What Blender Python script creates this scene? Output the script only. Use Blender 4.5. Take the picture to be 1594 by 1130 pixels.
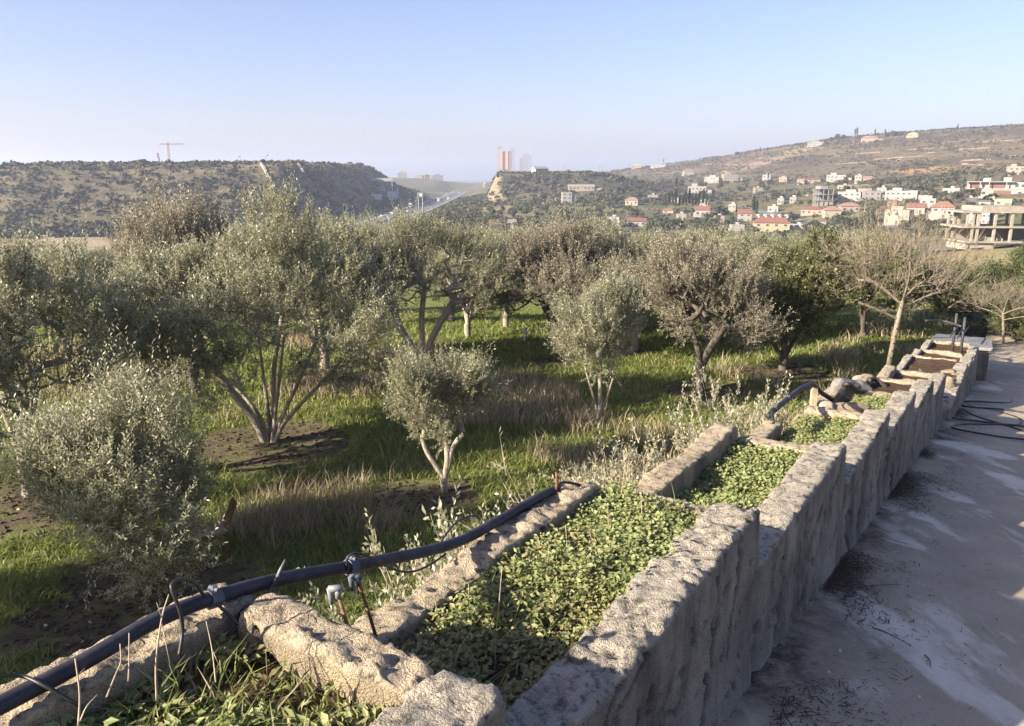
import bpy, math, random
import numpy as np
from mathutils import Vector

for o in list(bpy.data.objects):
    bpy.data.objects.remove(o, do_unlink=True)
SC = bpy.context.scene
COL = SC.collection
rad = math.radians

# ------------------------------------------------------------------ camera, sky, sun, exposure
F_PX, PITCH, IMW, IMH = 1251.0, rad(13.05), 1594.0, 1130.0
cam = bpy.data.cameras.new('camera')
cam.sensor_fit = 'HORIZONTAL'; cam.sensor_width = 36.0; cam.lens = 36.0 * F_PX / IMW
cam.clip_start = 0.05; cam.clip_end = 20000
camo = bpy.data.objects.new('camera', cam); COL.objects.link(camo)
camo.location = (0, 0, 0); camo.rotation_euler = (math.pi / 2 - PITCH, 0, 0)
SC.camera = camo

SUN_EL = rad(23.3)
SUN_AZ = (-0.895, -0.445)                       # horizontal direction towards the sun
_l = math.hypot(*SUN_AZ); SUN_AZ = (SUN_AZ[0] / _l, SUN_AZ[1] / _l)
SUN_V = Vector((SUN_AZ[0] * math.cos(SUN_EL), SUN_AZ[1] * math.cos(SUN_EL), math.sin(SUN_EL)))
sun = bpy.data.lights.new('sun', 'SUN'); sun.energy = 5.0; sun.angle = rad(0.55); sun.color = (1.0, 0.87, 0.69)
suno = bpy.data.objects.new('sun', sun); COL.objects.link(suno)
suno.rotation_euler = SUN_V.to_track_quat('Z', 'Y').to_euler()
suno.location = (-40, -12, 30)

world = bpy.data.worlds.new('World'); SC.world = world; world.use_nodes = True
wn = world.node_tree
sky = wn.nodes.new('ShaderNodeTexSky'); sky.sky_type = 'NISHITA'; sky.sun_disc = False
sky.sun_elevation = SUN_EL; sky.sun_rotation = math.atan2(SUN_AZ[0], SUN_AZ[1])
sky.altitude = 100; sky.air_density = 1.0; sky.dust_density = 1.4; sky.ozone_density = 5.0
bg = wn.nodes['Background']; bg.inputs[1].default_value = 0.068
tint = wn.nodes.new('ShaderNodeMixRGB'); tint.blend_type = 'MULTIPLY'; tint.inputs[0].default_value = 1.0
tint.inputs[2].default_value = (1.25, 0.945, 0.95, 1)              # white balance of the photograph: lavender sky, neutral shade
wn.links.new(sky.outputs[0], tint.inputs[1]); wn.links.new(tint.outputs[0], bg.inputs[0])

vs = SC.view_settings
vs.view_transform = 'Standard'; vs.look = 'None'; vs.gamma = 1.0; vs.exposure = 1.8
try: vs.use_curve_mapping = False
except Exception: pass
SC.render.engine = 'CYCLES'
cy = SC.cycles
cy.use_denoising = True
try: cy.denoiser = 'OPENIMAGEDENOISE'
except Exception: pass
cy.max_bounces = 8; cy.diffuse_bounces = 4; cy.glossy_bounces = 2; cy.transmission_bounces = 4
cy.volume_bounces = 0; cy.transparent_max_bounces = 8
cy.caustics_reflective = False; cy.caustics_refractive = False

# ------------------------------------------------------------------ projection (to read positions off the photograph while laying out)
FV = np.array([0, math.cos(PITCH), -math.sin(PITCH)]); UV = np.array([0, math.sin(PITCH), math.cos(PITCH)])
def ray(u, v):
    return np.array([1., 0, 0]) * ((u - IMW / 2) / F_PX) + FV + UV * ((IMH / 2 - v) / F_PX)
AZ = rad(32.7)
D = np.array([math.sin(AZ), math.cos(AZ), 0.0])           # down the drive
N = np.array([-math.cos(AZ), math.sin(AZ), 0.0])          # from the drive to the orchard
def sn(s, n, z): return D * s + N * n + np.array([0, 0, z])
def onz(u, v, z): r = ray(u, v); return r * (z / r[2])
def onn(u, v, c): r = ray(u, v); return r * (c / (r @ N))

# ------------------------------------------------------------------ noise
def _h(ix, iy, iz, seed):
    h = (ix.astype(np.int64) * 374761393 + iy.astype(np.int64) * 668265263 + iz.astype(np.int64) * 1274126177 + seed * 974711) & 0xFFFFFFFF
    h = ((h ^ (h >> 13)) * 1274126177) & 0xFFFFFFFF
    h = ((h ^ (h >> 16)) * 2246822519) & 0xFFFFFFFF
    return ((h ^ (h >> 15)) & 0xFFFFFF) / float(0xFFFFFF)
def vnoise(p, seed=0):
    p = np.asarray(p, float); i = np.floor(p); f = p - i; f = f * f * (3 - 2 * f); i = i.astype(np.int64)
    r = 0
    for dx in (0, 1):
        wx = f[:, 0] if dx else 1 - f[:, 0]
        for dy in (0, 1):
            wy = f[:, 1] if dy else 1 - f[:, 1]
            for dz in (0, 1):
                wz = f[:, 2] if dz else 1 - f[:, 2]
                r = r + wx * wy * wz * _h(i[:, 0] + dx, i[:, 1] + dy, i[:, 2] + dz, seed)
    return r
def fbm(p, oct=4, seed=0):
    p = np.asarray(p, float)
    a, t, w = 0, 0.0, 1.0
    for k in range(oct):
        a = a + w * vnoise(p * 2 ** k, seed + k * 17); t += w; w *= 0.5
    return a / t
def worley(p, seed=0):
    p = np.asarray(p, float); i = np.floor(p).astype(np.int64); f = p - i; best = np.full(len(p), 9.0)
    for dx in (-1, 0, 1):
        for dy in (-1, 0, 1):
            for dz in (-1, 0, 1):
                a, b, c = i[:, 0] + dx, i[:, 1] + dy, i[:, 2] + dz
                q = np.stack([_h(a, b, c, seed) + dx, _h(a, b, c, seed + 7) + dy, _h(a, b, c, seed + 13) + dz], 1) - f
                best = np.minimum(best, (q * q).sum(1))
    return np.sqrt(best)
def fbm2(x, y, sc, oct=4, seed=0):
    x = np.asarray(x, float); y = np.asarray(y, float); sh = x.shape
    return fbm(np.stack([x.ravel() / sc, y.ravel() / sc, np.full(x.size, 0.37)], 1), oct, seed).reshape(sh)
def sstep(a, b, x):
    t = np.clip((x - a) / (b - a), 0, 1); return t * t * (3 - 2 * t)

# ------------------------------------------------------------------ mesh helpers
def build(name, V, faces, mats=(), midx=None, smooth=False, attrs=None):
    """faces: list of (M,k) int arrays; midx: list of material indices per array (int or array)."""
    me = bpy.data.meshes.new(name)
    V = np.asarray(V, np.float32)
    faces = [np.asarray(f, np.int32) for f in faces if len(f)]
    me.vertices.add(len(V)); me.vertices.foreach_set('co', V.ravel())
    nl = sum(f.size for f in faces); npoly = sum(len(f) for f in faces)
    me.loops.add(nl); me.loops.foreach_set('vertex_index', np.concatenate([f.ravel() for f in faces]))
    st = []; o = 0
    for f in faces:
        st.append(o + np.arange(len(f)) * f.shape[1]); o += f.size
    me.polygons.add(npoly); me.polygons.foreach_set('loop_start', np.concatenate(st).astype(np.int32))
    for m in mats: me.materials.append(m)
    if midx is not None:
        mi = np.concatenate([np.full(len(f), k, np.int32) if np.isscalar(k) else np.asarray(k, np.int32) for f, k in zip(faces, midx)])
        me.polygons.foreach_set('material_index', mi)
    me.polygons.foreach_set('use_smooth', np.full(npoly, smooth, bool))
    if attrs:
        for an, (dom, typ, dat) in attrs.items():
            a = me.attributes.new(an, typ, dom)
            a.data.foreach_set('color' if typ == 'FLOAT_COLOR' else 'value', np.asarray(dat, np.float32).ravel())
    me.update(calc_edges=True)
    return me
def obj(name, me, parent=None, loc=None):
    o = bpy.data.objects.new(name, me); COL.objects.link(o)
    if parent is not None: o.parent = parent
    if loc is not None: o.location = loc
    return o
def empty(name, loc=(0, 0, 0), rz=0):
    o = bpy.data.objects.new(name, None); COL.objects.link(o); o.location = loc; o.rotation_euler = (0, 0, rz)
    o.empty_display_size = 0.2
    return o
def tag(o, label=None, cat=None, group=None, kind=None):
    if label: o['label'] = label
    if cat: o['category'] = cat
    if group: o['group'] = group
    if kind: o['kind'] = kind
    return o
class G:
    """collects shapes into one mesh"""
    def __init__(s): s.V = []; s.F = []; s.M = []; s.n = 0
    def add(s, V, F, m=0):
        V = np.asarray(V, float).reshape(-1, 3); s.V.append(V)
        for f in (F if isinstance(F, list) else [F]):
            f = np.asarray(f, int)
            if f.ndim == 1 and len(f): f = f[None]
            if len(f): s.F.append(f + s.n); s.M.append(m)
        s.n += len(V); return s
    def box(s, x0, x1, y0, y1, z0, z1, m=0, R=None, T=None):
        V = np.array([[x, y, z] for z in (z0, z1) for y in (y0, y1) for x in (x0, x1)], float)
        if R is not None: V = V @ np.asarray(R).T
        if T is not None: V = V + np.asarray(T)
        return s.add(V, [[0, 2, 3, 1], [4, 5, 7, 6], [0, 1, 5, 4], [2, 6, 7, 3], [0, 4, 6, 2], [1, 3, 7, 5]], m)
    def tube(s, pts, r, k=8, m=0, cap=True):
        V, F, caps = tube(pts, r, k); s.add(V, [F] + ([caps] if cap and k > 2 else []), m); return s
    def mesh(s, name, mats, smooth=False, attrs=None):
        return build(name, np.concatenate(s.V), s.F, mats, s.M, smooth, attrs)
def tube(pts, r, k=8):
    P = np.asarray(pts, float); n = len(P); r = np.full(n, r) if np.isscalar(r) else np.asarray(r, float)
    T = np.gradient(P, axis=0); T /= np.linalg.norm(T, axis=1)[:, None] + 1e-12
    a = np.array([0, 0, 1.0]) if abs(T[0, 2]) < 0.9 else np.array([1.0, 0, 0])
    u = np.cross(T[0], a); u /= np.linalg.norm(u)
    V = []
    th = np.arange(k) * 2 * math.pi / k
    for i in range(n):
        u = u - T[i] * (u @ T[i]); u /= np.linalg.norm(u) + 1e-12; w = np.cross(T[i], u)
        V.append(P[i] + r[i] * (np.cos(th)[:, None] * u + np.sin(th)[:, None] * w))
    V = np.concatenate(V); i = np.arange(n - 1)[:, None] * k; j = np.arange(k)[None]; j2 = (j + 1) % k
    F = np.stack([i + j, i + j2, i + k + j2, i + k + j], -1).reshape(-1, 4)
    caps = np.array([list(range(k))[::-1], [(n - 1) * k + q for q in range(k)]])
    return V, F, caps
def smooth_path(P, m=8):
    P = np.asarray(P, float); Q = np.vstack([2 * P[0] - P[1], P, 2 * P[-1] - P[-2]]); out = []
    for i in range(1, len(Q) - 2):
        p0, p1, p2, p3 = Q[i - 1], Q[i], Q[i + 1], Q[i + 2]
        for t in np.arange(m) / m:
            out.append(.5 * (2 * p1 + (p2 - p0) * t + (2 * p0 - 5 * p1 + 4 * p2 - p3) * t * t + (3 * p1 - p0 - 3 * p2 + p3) * t ** 3))
    out.append(Q[-2]); return np.array(out)
def norm(a): return a / (np.linalg.norm(a, axis=-1, keepdims=True) + 1e-12)

# ------------------------------------------------------------------ materials
class MT:
    def __init__(s, name, rough=0.9, spec=0.3):
        s.m = bpy.data.materials.new(name); s.m.use_nodes = True; s.t = s.m.node_tree
        s.b = s.t.nodes['Principled BSDF']; s.b.inputs['Roughness'].default_value = rough
        s.b.inputs['Specular IOR Level'].default_value = spec
        s.co = None
    def N(s, typ, **kw):
        n = s.t.nodes.new('ShaderNode' + typ)
        for k, v in kw.items(): setattr(n, k, v)
        return n
    def L(s, a, b): s.t.links.new(a, b)
    def coord(s, sc=(1, 1, 1), world=True):
        if world: src = s.N('NewGeometry').outputs['Position']
        else: src = s.N('TexCoord').outputs['Object']
        mp = s.N('Mapping'); mp.inputs['Scale'].default_value = sc; s.L(src, mp.inputs[0]); return mp.outputs[0]
    def noise(s, scale, detail=5, rough=0.6, sc=(1, 1, 1), world=True):
        n = s.N('TexNoise'); n.inputs['Scale'].default_value = scale; n.inputs['Detail'].default_value = detail
        n.inputs['Roughness'].default_value = rough; s.L(s.coord(sc, world), n.inputs['Vector']); return n.outputs[0]
    def ramp(s, fac, stops):
        r = s.N('ValToRGB'); e = r.color_ramp.elements
        while len(e) < len(stops): e.new(0.5)
        for q, (p, c) in zip(e, stops):
            q.position = p; q.color = (c[0], c[1], c[2], 1) if hasattr(c, '__len__') else (c, c, c, 1)
        s.L(fac, r.inputs[0]); return r.outputs[0]
    def mix(s, fac, a, b, mode='MIX'):
        m = s.N('MixRGB', blend_type=mode)
        for i, x in ((0, fac), (1, a), (2, b)):
            if hasattr(x, 'is_output'): s.L(x, m.inputs[i])
            else: m.inputs[i].default_value = x if i == 0 else (x[0], x[1], x[2], 1)
        return m.outputs[0]
    def attr(s, name): a = s.N('Attribute', attribute_name=name); return a.outputs
    def color(s, c):
        if hasattr(c, 'is_output'): s.L(c, s.b.inputs['Base Color'])
        else: s.b.inputs['Base Color'].default_value = (c[0], c[1], c[2], 1)
        return s
    def bump(s, h, strength=0.5, dist=0.02):
        b = s.N('Bump'); b.inputs['Strength'].default_value = strength; b.inputs['Distance'].default_value = dist
        s.L(h, b.inputs['Height']); s.L(b.outputs[0], s.b.inputs['Normal']); return s
def plain(name, c, rough=0.8, var=0.15, scale=3.0, spec=0.3):
    t = MT(name, rough, spec); c2 = tuple(x * (1 - var) for x in c); c3 = tuple(min(1, x * (1 + var)) for x in c)
    t.color(t.ramp(t.noise(scale, 4), [(0.35, c2), (0.65, c3)])); return t.m
def leafmat(name, dark, light, back, trans=0.25, rough=0.5, spec=0.35):
    t = MT(name, rough, spec)
    c = t.ramp(t.attr('tone')['Fac'], [(0.0, dark), (1.0, light)])
    g = t.N('NewGeometry'); c = t.mix(g.outputs['Backfacing'], c, back); t.color(c)
    if trans > 0:
        tr = t.N('BsdfTranslucent'); t.L(c, tr.inputs[0]); mx = t.N('MixShader'); mx.inputs[0].default_value = trans
        out = t.t.nodes['Material Output']
        t.L(t.b.outputs[0], mx.inputs[1]); t.L(tr.outputs[0], mx.inputs[2]); t.L(mx.outputs[0], out.inputs[0])
    return t.m

M = {}
def concrete(name, base, dark, light, seed=0.0):
    t = MT(name, 0.93, 0.2)
    big = t.noise(2.2 + seed, 5, 0.6); streak = t.noise(5.0, 6, 0.65, (1, 1, 0.22)); fine = t.noise(70, 6, 0.75); speck = t.noise(170, 2, 0.6)
    c = t.ramp(big, [(0.3, dark), (0.52, base), (0.75, light)])
    c = t.mix(t.ramp(streak, [(0.46, 0.0), (0.66, 0.75)]), c, tuple(x * 0.45 for x in dark))
    c = t.mix(t.ramp(speck, [(0.55, 0.0), (0.72, 0.8)]), c, tuple(x * 0.35 for x in dark))
    c = t.mix(t.ramp(fine, [(0.58, 0.0), (0.75, 0.5)]), c, tuple(min(1, x * 1.35) for x in light))
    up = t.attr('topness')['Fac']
    c = t.mix(t.mix(1.0, (0.55, 0.55, 0.55), up, 'MULTIPLY'), c, tuple(min(1, x * 1.25) for x in light))  # tops mixed towards pale aggregate, their sunlit brightness put into the colour
    lich = t.ramp(t.noise(26, 6, 0.7), [(0.48, 0.0), (0.64, 0.85)])
    c = t.mix(t.mix(1.0, lich, up, 'MULTIPLY'), c, (0.055, 0.053, 0.045))
    crk = t.attr('crack')['Fac']
    c = t.mix(crk, c, (0.045, 0.04, 0.034))
    t.color(c)
    h = t.mix(0.5, fine, speck); t.bump(h, 0.9, 0.03)
    return t.m
M['wall'] = concrete('weathered_concrete', (0.31, 0.285, 0.235), (0.175, 0.162, 0.135), (0.42, 0.38, 0.305))
M['wall_warm'] = concrete('sandy_concrete', (0.36, 0.295, 0.20), (0.235, 0.20, 0.145), (0.44, 0.37, 0.265), 0.7)
t = MT('planter_soil', 1.0, 0.1)
c = t.ramp(t.noise(9, 6, 0.7), [(0.3, (0.045, 0.030, 0.020)), (0.55, (0.085, 0.056, 0.037)), (0.75, (0.15, 0.105, 0.07))])
c = t.mix(t.ramp(t.noise(120, 3), [(0.6, 0.0), (0.75, 0.7)]), c, (0.24, 0.17, 0.10)); t.color(c); t.bump(t.noise(60, 6, 0.7), 0.8, 0.03); M['soil'] = t.m

# drive surface
t = MT('old_concrete_drive', 0.92, 0.25)
g = t.N('NewGeometry'); mp = t.N('Mapping'); mp.vector_type = 'POINT'; mp.inputs['Rotation'].default_value = (0, 0, AZ + rad(90 - 28)); t.L(g.outputs['Position'], mp.inputs[0])
mp2 = t.N('Mapping'); mp2.inputs['Scale'].default_value = (0.55, 1.5, 1.0); t.L(mp.outputs[0], mp2.inputs[0])
pn = t.N('TexNoise'); pn.inputs['Scale'].default_value = 2.1; pn.inputs['Detail'].default_value = 7; pn.inputs['Roughness'].default_value = 0.62; pn.inputs['Distortion'].default_value = 0.25; t.L(mp2.outputs[0], pn.inputs['Vector'])
pv = t.attr('patch')['Fac']
ad = t.N('Math', operation='MULTIPLY_ADD'); t.L(pv, ad.inputs[0]); ad.inputs[1].default_value = 0.36; t.L(pn.outputs[0], ad.inputs[2])
patch = t.ramp(ad.outputs[0], [(0.57, 0.0), (0.66, 0.75), (0.78, 1.0)])
c = t.ramp(t.noise(1.6, 5), [(0.3, (0.345, 0.295, 0.21)), (0.7, (0.465, 0.395, 0.285))])
c = t.mix(t.ramp(t.noise(240, 2, 0.5), [(0.50, 0.0), (0.64, 0.6)]), c, (0.16, 0.14, 0.108))
lp = t.ramp(t.noise(7, 6, 0.7), [(0.3, (0.58, 0.51, 0.41)), (0.7, (0.72, 0.65, 0.535))])
c = t.mix(patch, c, lp)
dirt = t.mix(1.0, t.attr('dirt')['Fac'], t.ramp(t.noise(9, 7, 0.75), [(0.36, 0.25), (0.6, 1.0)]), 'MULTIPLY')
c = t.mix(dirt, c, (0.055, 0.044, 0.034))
c = t.mix(t.ramp(t.noise(300, 1), [(0.71, 0.0), (0.74, 0.9)]), c, (0.45, 0.43, 0.38))
t.color(c); t.bump(t.noise(130, 5, 0.7), 0.5, 0.012); M['road'] = t.m

# orchard ground
t = MT('orchard_earth', 1.0, 0.1)
grassc = t.ramp(t.noise(1.4, 6, 0.65), [(0.3, (0.095, 0.125, 0.036)), (0.55, (0.155, 0.185, 0.055)), (0.75, (0.20, 0.195, 0.09))])
soilc = t.ramp(t.noise(5, 7, 0.75), [(0.3, (0.055, 0.043, 0.032)), (0.55, (0.115, 0.09, 0.066)), (0.75, (0.21, 0.168, 0.12))])
strawc = t.ramp(t.noise(6, 5, 0.7), [(0.3, (0.15, 0.12, 0.06)), (0.7, (0.30, 0.24, 0.14))])
c = t.mix(t.attr('straw')['Fac'], grassc, strawc); c = t.mix(t.mix(1.0, t.attr('bare')['Fac'], t.ramp(t.noise(3.5, 6, 0.7), [(0.38, 0.35), (0.55, 1.0)]), 'MULTIPLY'), c, soilc)
c = t.mix(t.ramp(t.noise(55, 3), [(0.62, 0.0), (0.74, 0.5)]), c, (0.22, 0.19, 0.13))
t.color(c); t.bump(t.noise(22, 6, 0.75), 0.9, 0.06); M['orchard'] = t.m

# far land: colour of the land cover from an attribute, broken up by noise
t = MT('far_land', 1.0, 0.1)
c = t.attr('cover')['Color']
f1 = t.ramp(t.noise(0.06, 8, 0.7), [(0.3, (0.62, 0.62, 0.60)), (0.7, (1.25, 1.22, 1.18))]); c = t.mix(1.0, c, f1, 'MULTIPLY')
f2 = t.ramp(t.noise(0.35, 6, 0.75), [(0.35, (0.6, 0.62, 0.58)), (0.65, (1.22, 1.2, 1.15))]); c = t.mix(1.0, c, f2, 'MULTIPLY')
t.color(c); t.bump(t.noise(0.3, 6, 0.7), 0.8, 1.5); M['land'] = t.m

M['olive_leaf'] = leafmat('olive_leaf', (0.115, 0.120, 0.055), (0.36, 0.352, 0.19), (0.38, 0.38, 0.275), 0.45, 0.40, 0.6)
M['olive_pale'] = leafmat('pale_olive_leaf', (0.15, 0.156, 0.080), (0.41, 0.40, 0.235), (0.42, 0.42, 0.31), 0.45, 0.42, 0.6)
M['olive_brown'] = leafmat('brownish_olive_leaf', (0.13, 0.117, 0.078), (0.32, 0.29, 0.205), (0.35, 0.325, 0.245), 0.35, 0.5, 0.4)
M['carob_leaf'] = leafmat('carob_leaf', (0.045, 0.055, 0.02), (0.165, 0.17, 0.068), (0.18, 0.185, 0.085), 0.3, 0.45, 0.4)
M['hedge_leaf'] = leafmat('hedge_leaf', (0.035, 0.05, 0.016), (0.11, 0.125, 0.045), (0.12, 0.135, 0.06), 0.2, 0.5, 0.35)
M['far_leaf'] = leafmat('far_tree_leaf', (0.030, 0.036, 0.018), (0.085, 0.088, 0.042), (0.06, 0.065, 0.032), 0.1, 0.8, 0.1)
M['far_silver'] = leafmat('far_silver_leaf', (0.07, 0.075, 0.05), (0.14, 0.14, 0.09), (0.11, 0.11, 0.08), 0.1, 0.8, 0.1)
M['far_cypress'] = leafmat('far_cypress_leaf', (0.016, 0.022, 0.011), (0.04, 0.048, 0.022), (0.03, 0.035, 0.017), 0.05, 0.8, 0.1)
M['scrub'] = leafmat('scrub_leaf', (0.036, 0.038, 0.025), (0.098, 0.092, 0.058), (0.05, 0.05, 0.03), 0.05, 0.9, 0.05)
M['scrub_dry'] = leafmat('dry_scrub_leaf', (0.06, 0.05, 0.03), (0.13, 0.105, 0.065), (0.08, 0.07, 0.045), 0.05, 0.9, 0.05)
M['weed'] = leafmat('weed_leaf', (0.12, 0.155, 0.042), (0.29, 0.325, 0.135), (0.24, 0.275, 0.12), 0.35, 0.5, 0.35)
M['weed_dry'] = leafmat('drying_weed_leaf', (0.15, 0.14, 0.055), (0.31, 0.285, 0.135), (0.28, 0.25, 0.13), 0.3, 0.55, 0.3)
M['grass'] = leafmat('grass_blade', (0.085, 0.12, 0.028), (0.26, 0.295, 0.085), (0.22, 0.255, 0.075), 0.45, 0.5, 0.3)
M['straw'] = leafmat('straw_blade', (0.20, 0.165, 0.105), (0.42, 0.355, 0.24), (0.34, 0.285, 0.19), 0.25, 0.6, 0.25)
def bark(name, a, b):
    t = MT(name, 0.95, 0.15)
    c = t.ramp(t.noise(9, 6, 0.7, (1, 1, 0.35)), [(0.35, a), (0.65, b)])
    c = t.mix(t.ramp(t.noise(30, 4), [(0.55, 0.0), (0.7, 0.6)]), c, tuple(x * 0.4 for x in a)); t.color(c); t.bump(t.noise(40, 5, 0.7, (1, 1, 0.3)), 0.8, 0.03); return t.m
M['bark'] = bark('olive_bark', (0.19, 0.165, 0.13), (0.40, 0.36, 0.30))
M['bark_dark'] = bark('dark_bark', (0.06, 0.05, 0.04), (0.14, 0.12, 0.10))
M['bark_pale'] = bark('pale_bark', (0.27, 0.235, 0.185), (0.45, 0.40, 0.33))
M['bark_grey'] = bark('grey_brown_bark', (0.15, 0.125, 0.095), (0.28, 0.24, 0.19))
M['twig'] = plain('dry_twig', (0.20, 0.14, 0.09), 0.9, 0.3, 30)
M['stalk'] = plain('straw_stalk', (0.36, 0.285, 0.20), 0.8, 0.2, 40)
t = MT('navy_pipe', 0.6, 0.4); t.color(t.ramp(t.noise(12, 5, 0.7), [(0.4, (0.013, 0.013, 0.022)), (0.6, (0.034, 0.033, 0.042)), (0.78, (0.085, 0.08, 0.074))])); t.bump(t.noise(60, 3), 0.08, 0.004); M['pipe'] = t.m
M['tubing'] = plain('black_tubing', (0.022, 0.021, 0.020), 0.5, 0.3, 30, 0.5)
M['fitting'] = plain('blue_grey_plastic', (0.075, 0.085, 0.11), 0.6, 0.2, 40, 0.4)
M['fitting_grey'] = plain('grey_plastic', (0.17, 0.18, 0.19), 0.5, 0.2, 40, 0.4)
M['rust'] = plain('rusty_steel', (0.17, 0.085, 0.05), 0.85, 0.45, 45)
M['stone'] = plain('field_stone', (0.34, 0.29, 0.22), 0.95, 0.25, 10)
M['grey_stone'] = plain('grey_stone', (0.17, 0.163, 0.15), 0.95, 0.3, 12)
M['pebble'] = plain('pale_pebble', (0.52, 0.48, 0.41), 0.9, 0.2, 60)
M['litter'] = plain('leaf_litter', (0.06, 0.042, 0.028), 0.95, 0.4, 25)
M['white'] = plain('white_render', (0.27, 0.26, 0.24), 0.9, 0.06, 0.8)
M['cream'] = plain('cream_render', (0.28, 0.25, 0.20), 0.9, 0.08, 0.8)
M['beige'] = plain('beige_render', (0.24, 0.21, 0.165), 0.9, 0.08, 0.8)
M['yellow'] = plain('yellow_render', (0.32, 0.275, 0.17), 0.9, 0.06, 0.8)
M['pink'] = plain('pink_render', (0.30, 0.215, 0.175), 0.9, 0.08, 0.8)
M['grey'] = plain('grey_render', (0.22, 0.21, 0.20), 0.9, 0.1, 0.8)
M['bare'] = plain('bare_concrete', (0.27, 0.248, 0.205), 0.95, 0.15, 0.9)
M['redtile'] = plain('red_roof_tile', (0.185, 0.085, 0.06), 0.9, 0.2, 1.5)
M['pinktile'] = plain('pink_roof_tile', (0.24, 0.15, 0.115), 0.9, 0.15, 1.5)
M['orangetile'] = plain('orange_roof_tile', (0.21, 0.115, 0.075), 0.9, 0.15, 1.5)
M['glass'] = plain('dark_window_glass', (0.06, 0.07, 0.085), 0.25, 0.2, 2, 0.5)
M['redpanel'] = plain('red_brown_cladding', (0.15, 0.08, 0.06), 0.8, 0.2, 1)
M['terrace'] = plain('terrace_stone', (0.205, 0.17, 0.125), 0.95, 0.25, 0.5)
M['slab'] = plain('grey_slab', (0.20, 0.20, 0.205), 0.9, 0.2, 4)
M['asphalt'] = plain('asphalt', (0.13, 0.13, 0.135), 0.95, 0.15, 0.2)
M['whiteline'] = plain('white_line_paint', (0.6, 0.6, 0.58), 0.8, 0.08, 1)
M['rubber'] = plain('tyre_rubber', (0.03, 0.03, 0.03), 0.9, 0.1)
M['red'] = plain('red_steel', (0.30, 0.19, 0.16), 0.6, 0.15)
M['steel'] = plain('grey_steel', (0.40, 0.41, 0.42), 0.5, 0.1)
M['darksteel'] = plain('dark_steel', (0.05, 0.05, 0.055), 0.6, 0.2)
M['green'] = plain('green_sign_paint', (0.045, 0.11, 0.085), 0.6, 0.1)
M['blue'] = plain('blue_plastic', (0.035, 0.04, 0.20), 0.5, 0.15)
M['orangenet'] = plain('orange_safety_net', (0.50, 0.30, 0.21), 0.9, 0.15, 0.3)
M['wood'] = plain('weathered_wood', (0.36, 0.29, 0.19), 0.9, 0.25, 15)
M['whitepaint'] = plain('white_paint', (0.42, 0.42, 0.41), 0.6, 0.04)
M['darkpaint'] = plain('dark_car_paint', (0.06, 0.07, 0.09), 0.35, 0.1)
M['silverpaint'] = plain('silver_car_paint', (0.45, 0.46, 0.48), 0.35, 0.05)

# ------------------------------------------------------------------ terrain
ROAD_Z0, ROAD_K = -1.65, 0.145
def road_z(s):
    z = ROAD_Z0 - ROAD_K * s
    k = 0.35; f = -4.86                                        # eases into the level orchard floor
    return f + k * np.log1p(np.exp(np.clip((z - f) / k, -40, 40)))
CP = []
for x, y, z in [(0,120,-18),(-80,120,-18),(60,120,-13.5),(130,100,-8),(-160,130,-18),(0,200,-25),(-100,200,-25),(-250,250,-26.5),(60,240,-24),
                (96,166,-14.6),(120,178,-14.4),(70,150,-15.5),(84,150,-14.2),(84,112,-11.0),(-80,400,-27),(-80,700,-27),(-85,1000,-27),(-95,1500,-26),(-300,350,-27),(-500,380,-27),
                (134,455,-28),(195,513,-17.5),(237,410,-10),(196,385,-21.5),(226,960,-8),(40,600,-21),(60,480,-26),(20,350,-26),(120,520,-25.5),
                (-40,1100,-22),(0,1400,-16),(-60,1800,-15),(-200,1700,-4),(-420,1800,0),(-30,2300,-24),(0,3000,-28),(-1500,3000,-26),(1500,3000,10),
                (-1000,1500,0),(-1000,700,-8),(-600,1000,0),(2600,2600,10),(-2400,1500,-20),(260,130,0),(300,250,2),(400,0,5),(0,-400,5),(-400,-100,-20),(-300,100,-22)]:
    CP.append((x, y, z))
for u, v, y in [(1300,300,560),(1300,282,760),(1300,265,900),(1300,240,1050),(1300,218,1250),(1500,318,400),(1500,300,520),(1500,275,650),(1500,250,800),
                (1500,225,950),(1500,207,1100),(1594,199,1100),(1594,245,800),(1594,280,560),(1780,183,1100),(1780,250,600),(1100,300,750),(1100,283,950),(1100,268,1200),(1100,247,1500),
                (1000,300,760),(1000,285,1000),(1000,270,1300),(1000,262,1650),(920,290,900),(920,272,1400),(1200,310,600),(1200,283,850),(1200,255,1100),(1200,232,1380)]:
    CP.append(((u - 797) / 1284 * y, y, (275 - v) / 1284 * y))
for u, y, z in [(1300,1800,40),(1500,1700,40),(1594,1700,50),(1100,2000,18),(1000,2150,4),(920,2000,-4)]:
    CP.append(((u - 797) / 1284 * y, y, z))
CP = np.array(CP, float)
def _tps(r2): return np.where(r2 > 0, r2 * np.log(r2 + 1e-9), 0)
_X = CP[:, :2] / 500
_K = _tps(((_X[:, None] - _X[None]) ** 2).sum(-1)) + np.eye(len(_X)) * 0.002
_A = np.block([[_K, np.c_[np.ones(len(_X)), _X]], [np.c_[np.ones(len(_X)), _X].T, np.zeros((3, 3))]])
_W = np.linalg.solve(_A, np.r_[CP[:, 2], 0, 0, 0])
def tps(x, y):
    sh = x.shape; p = np.stack([x.ravel(), y.ravel()], 1) / 500; out = np.empty(len(p))
    for i in range(0, len(p), 20000):
        q = p[i:i + 20000]; out[i:i + 20000] = _tps(((q[:, None] - _X[None]) ** 2).sum(-1)) @ _W[:-3] + _W[-3] + q @ _W[-2:]
    return out.reshape(sh)
def hwy_x(y): return -79 - 0.000012 * np.maximum(y - 300, 0) ** 2
HWY_Z = -27.0
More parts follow.
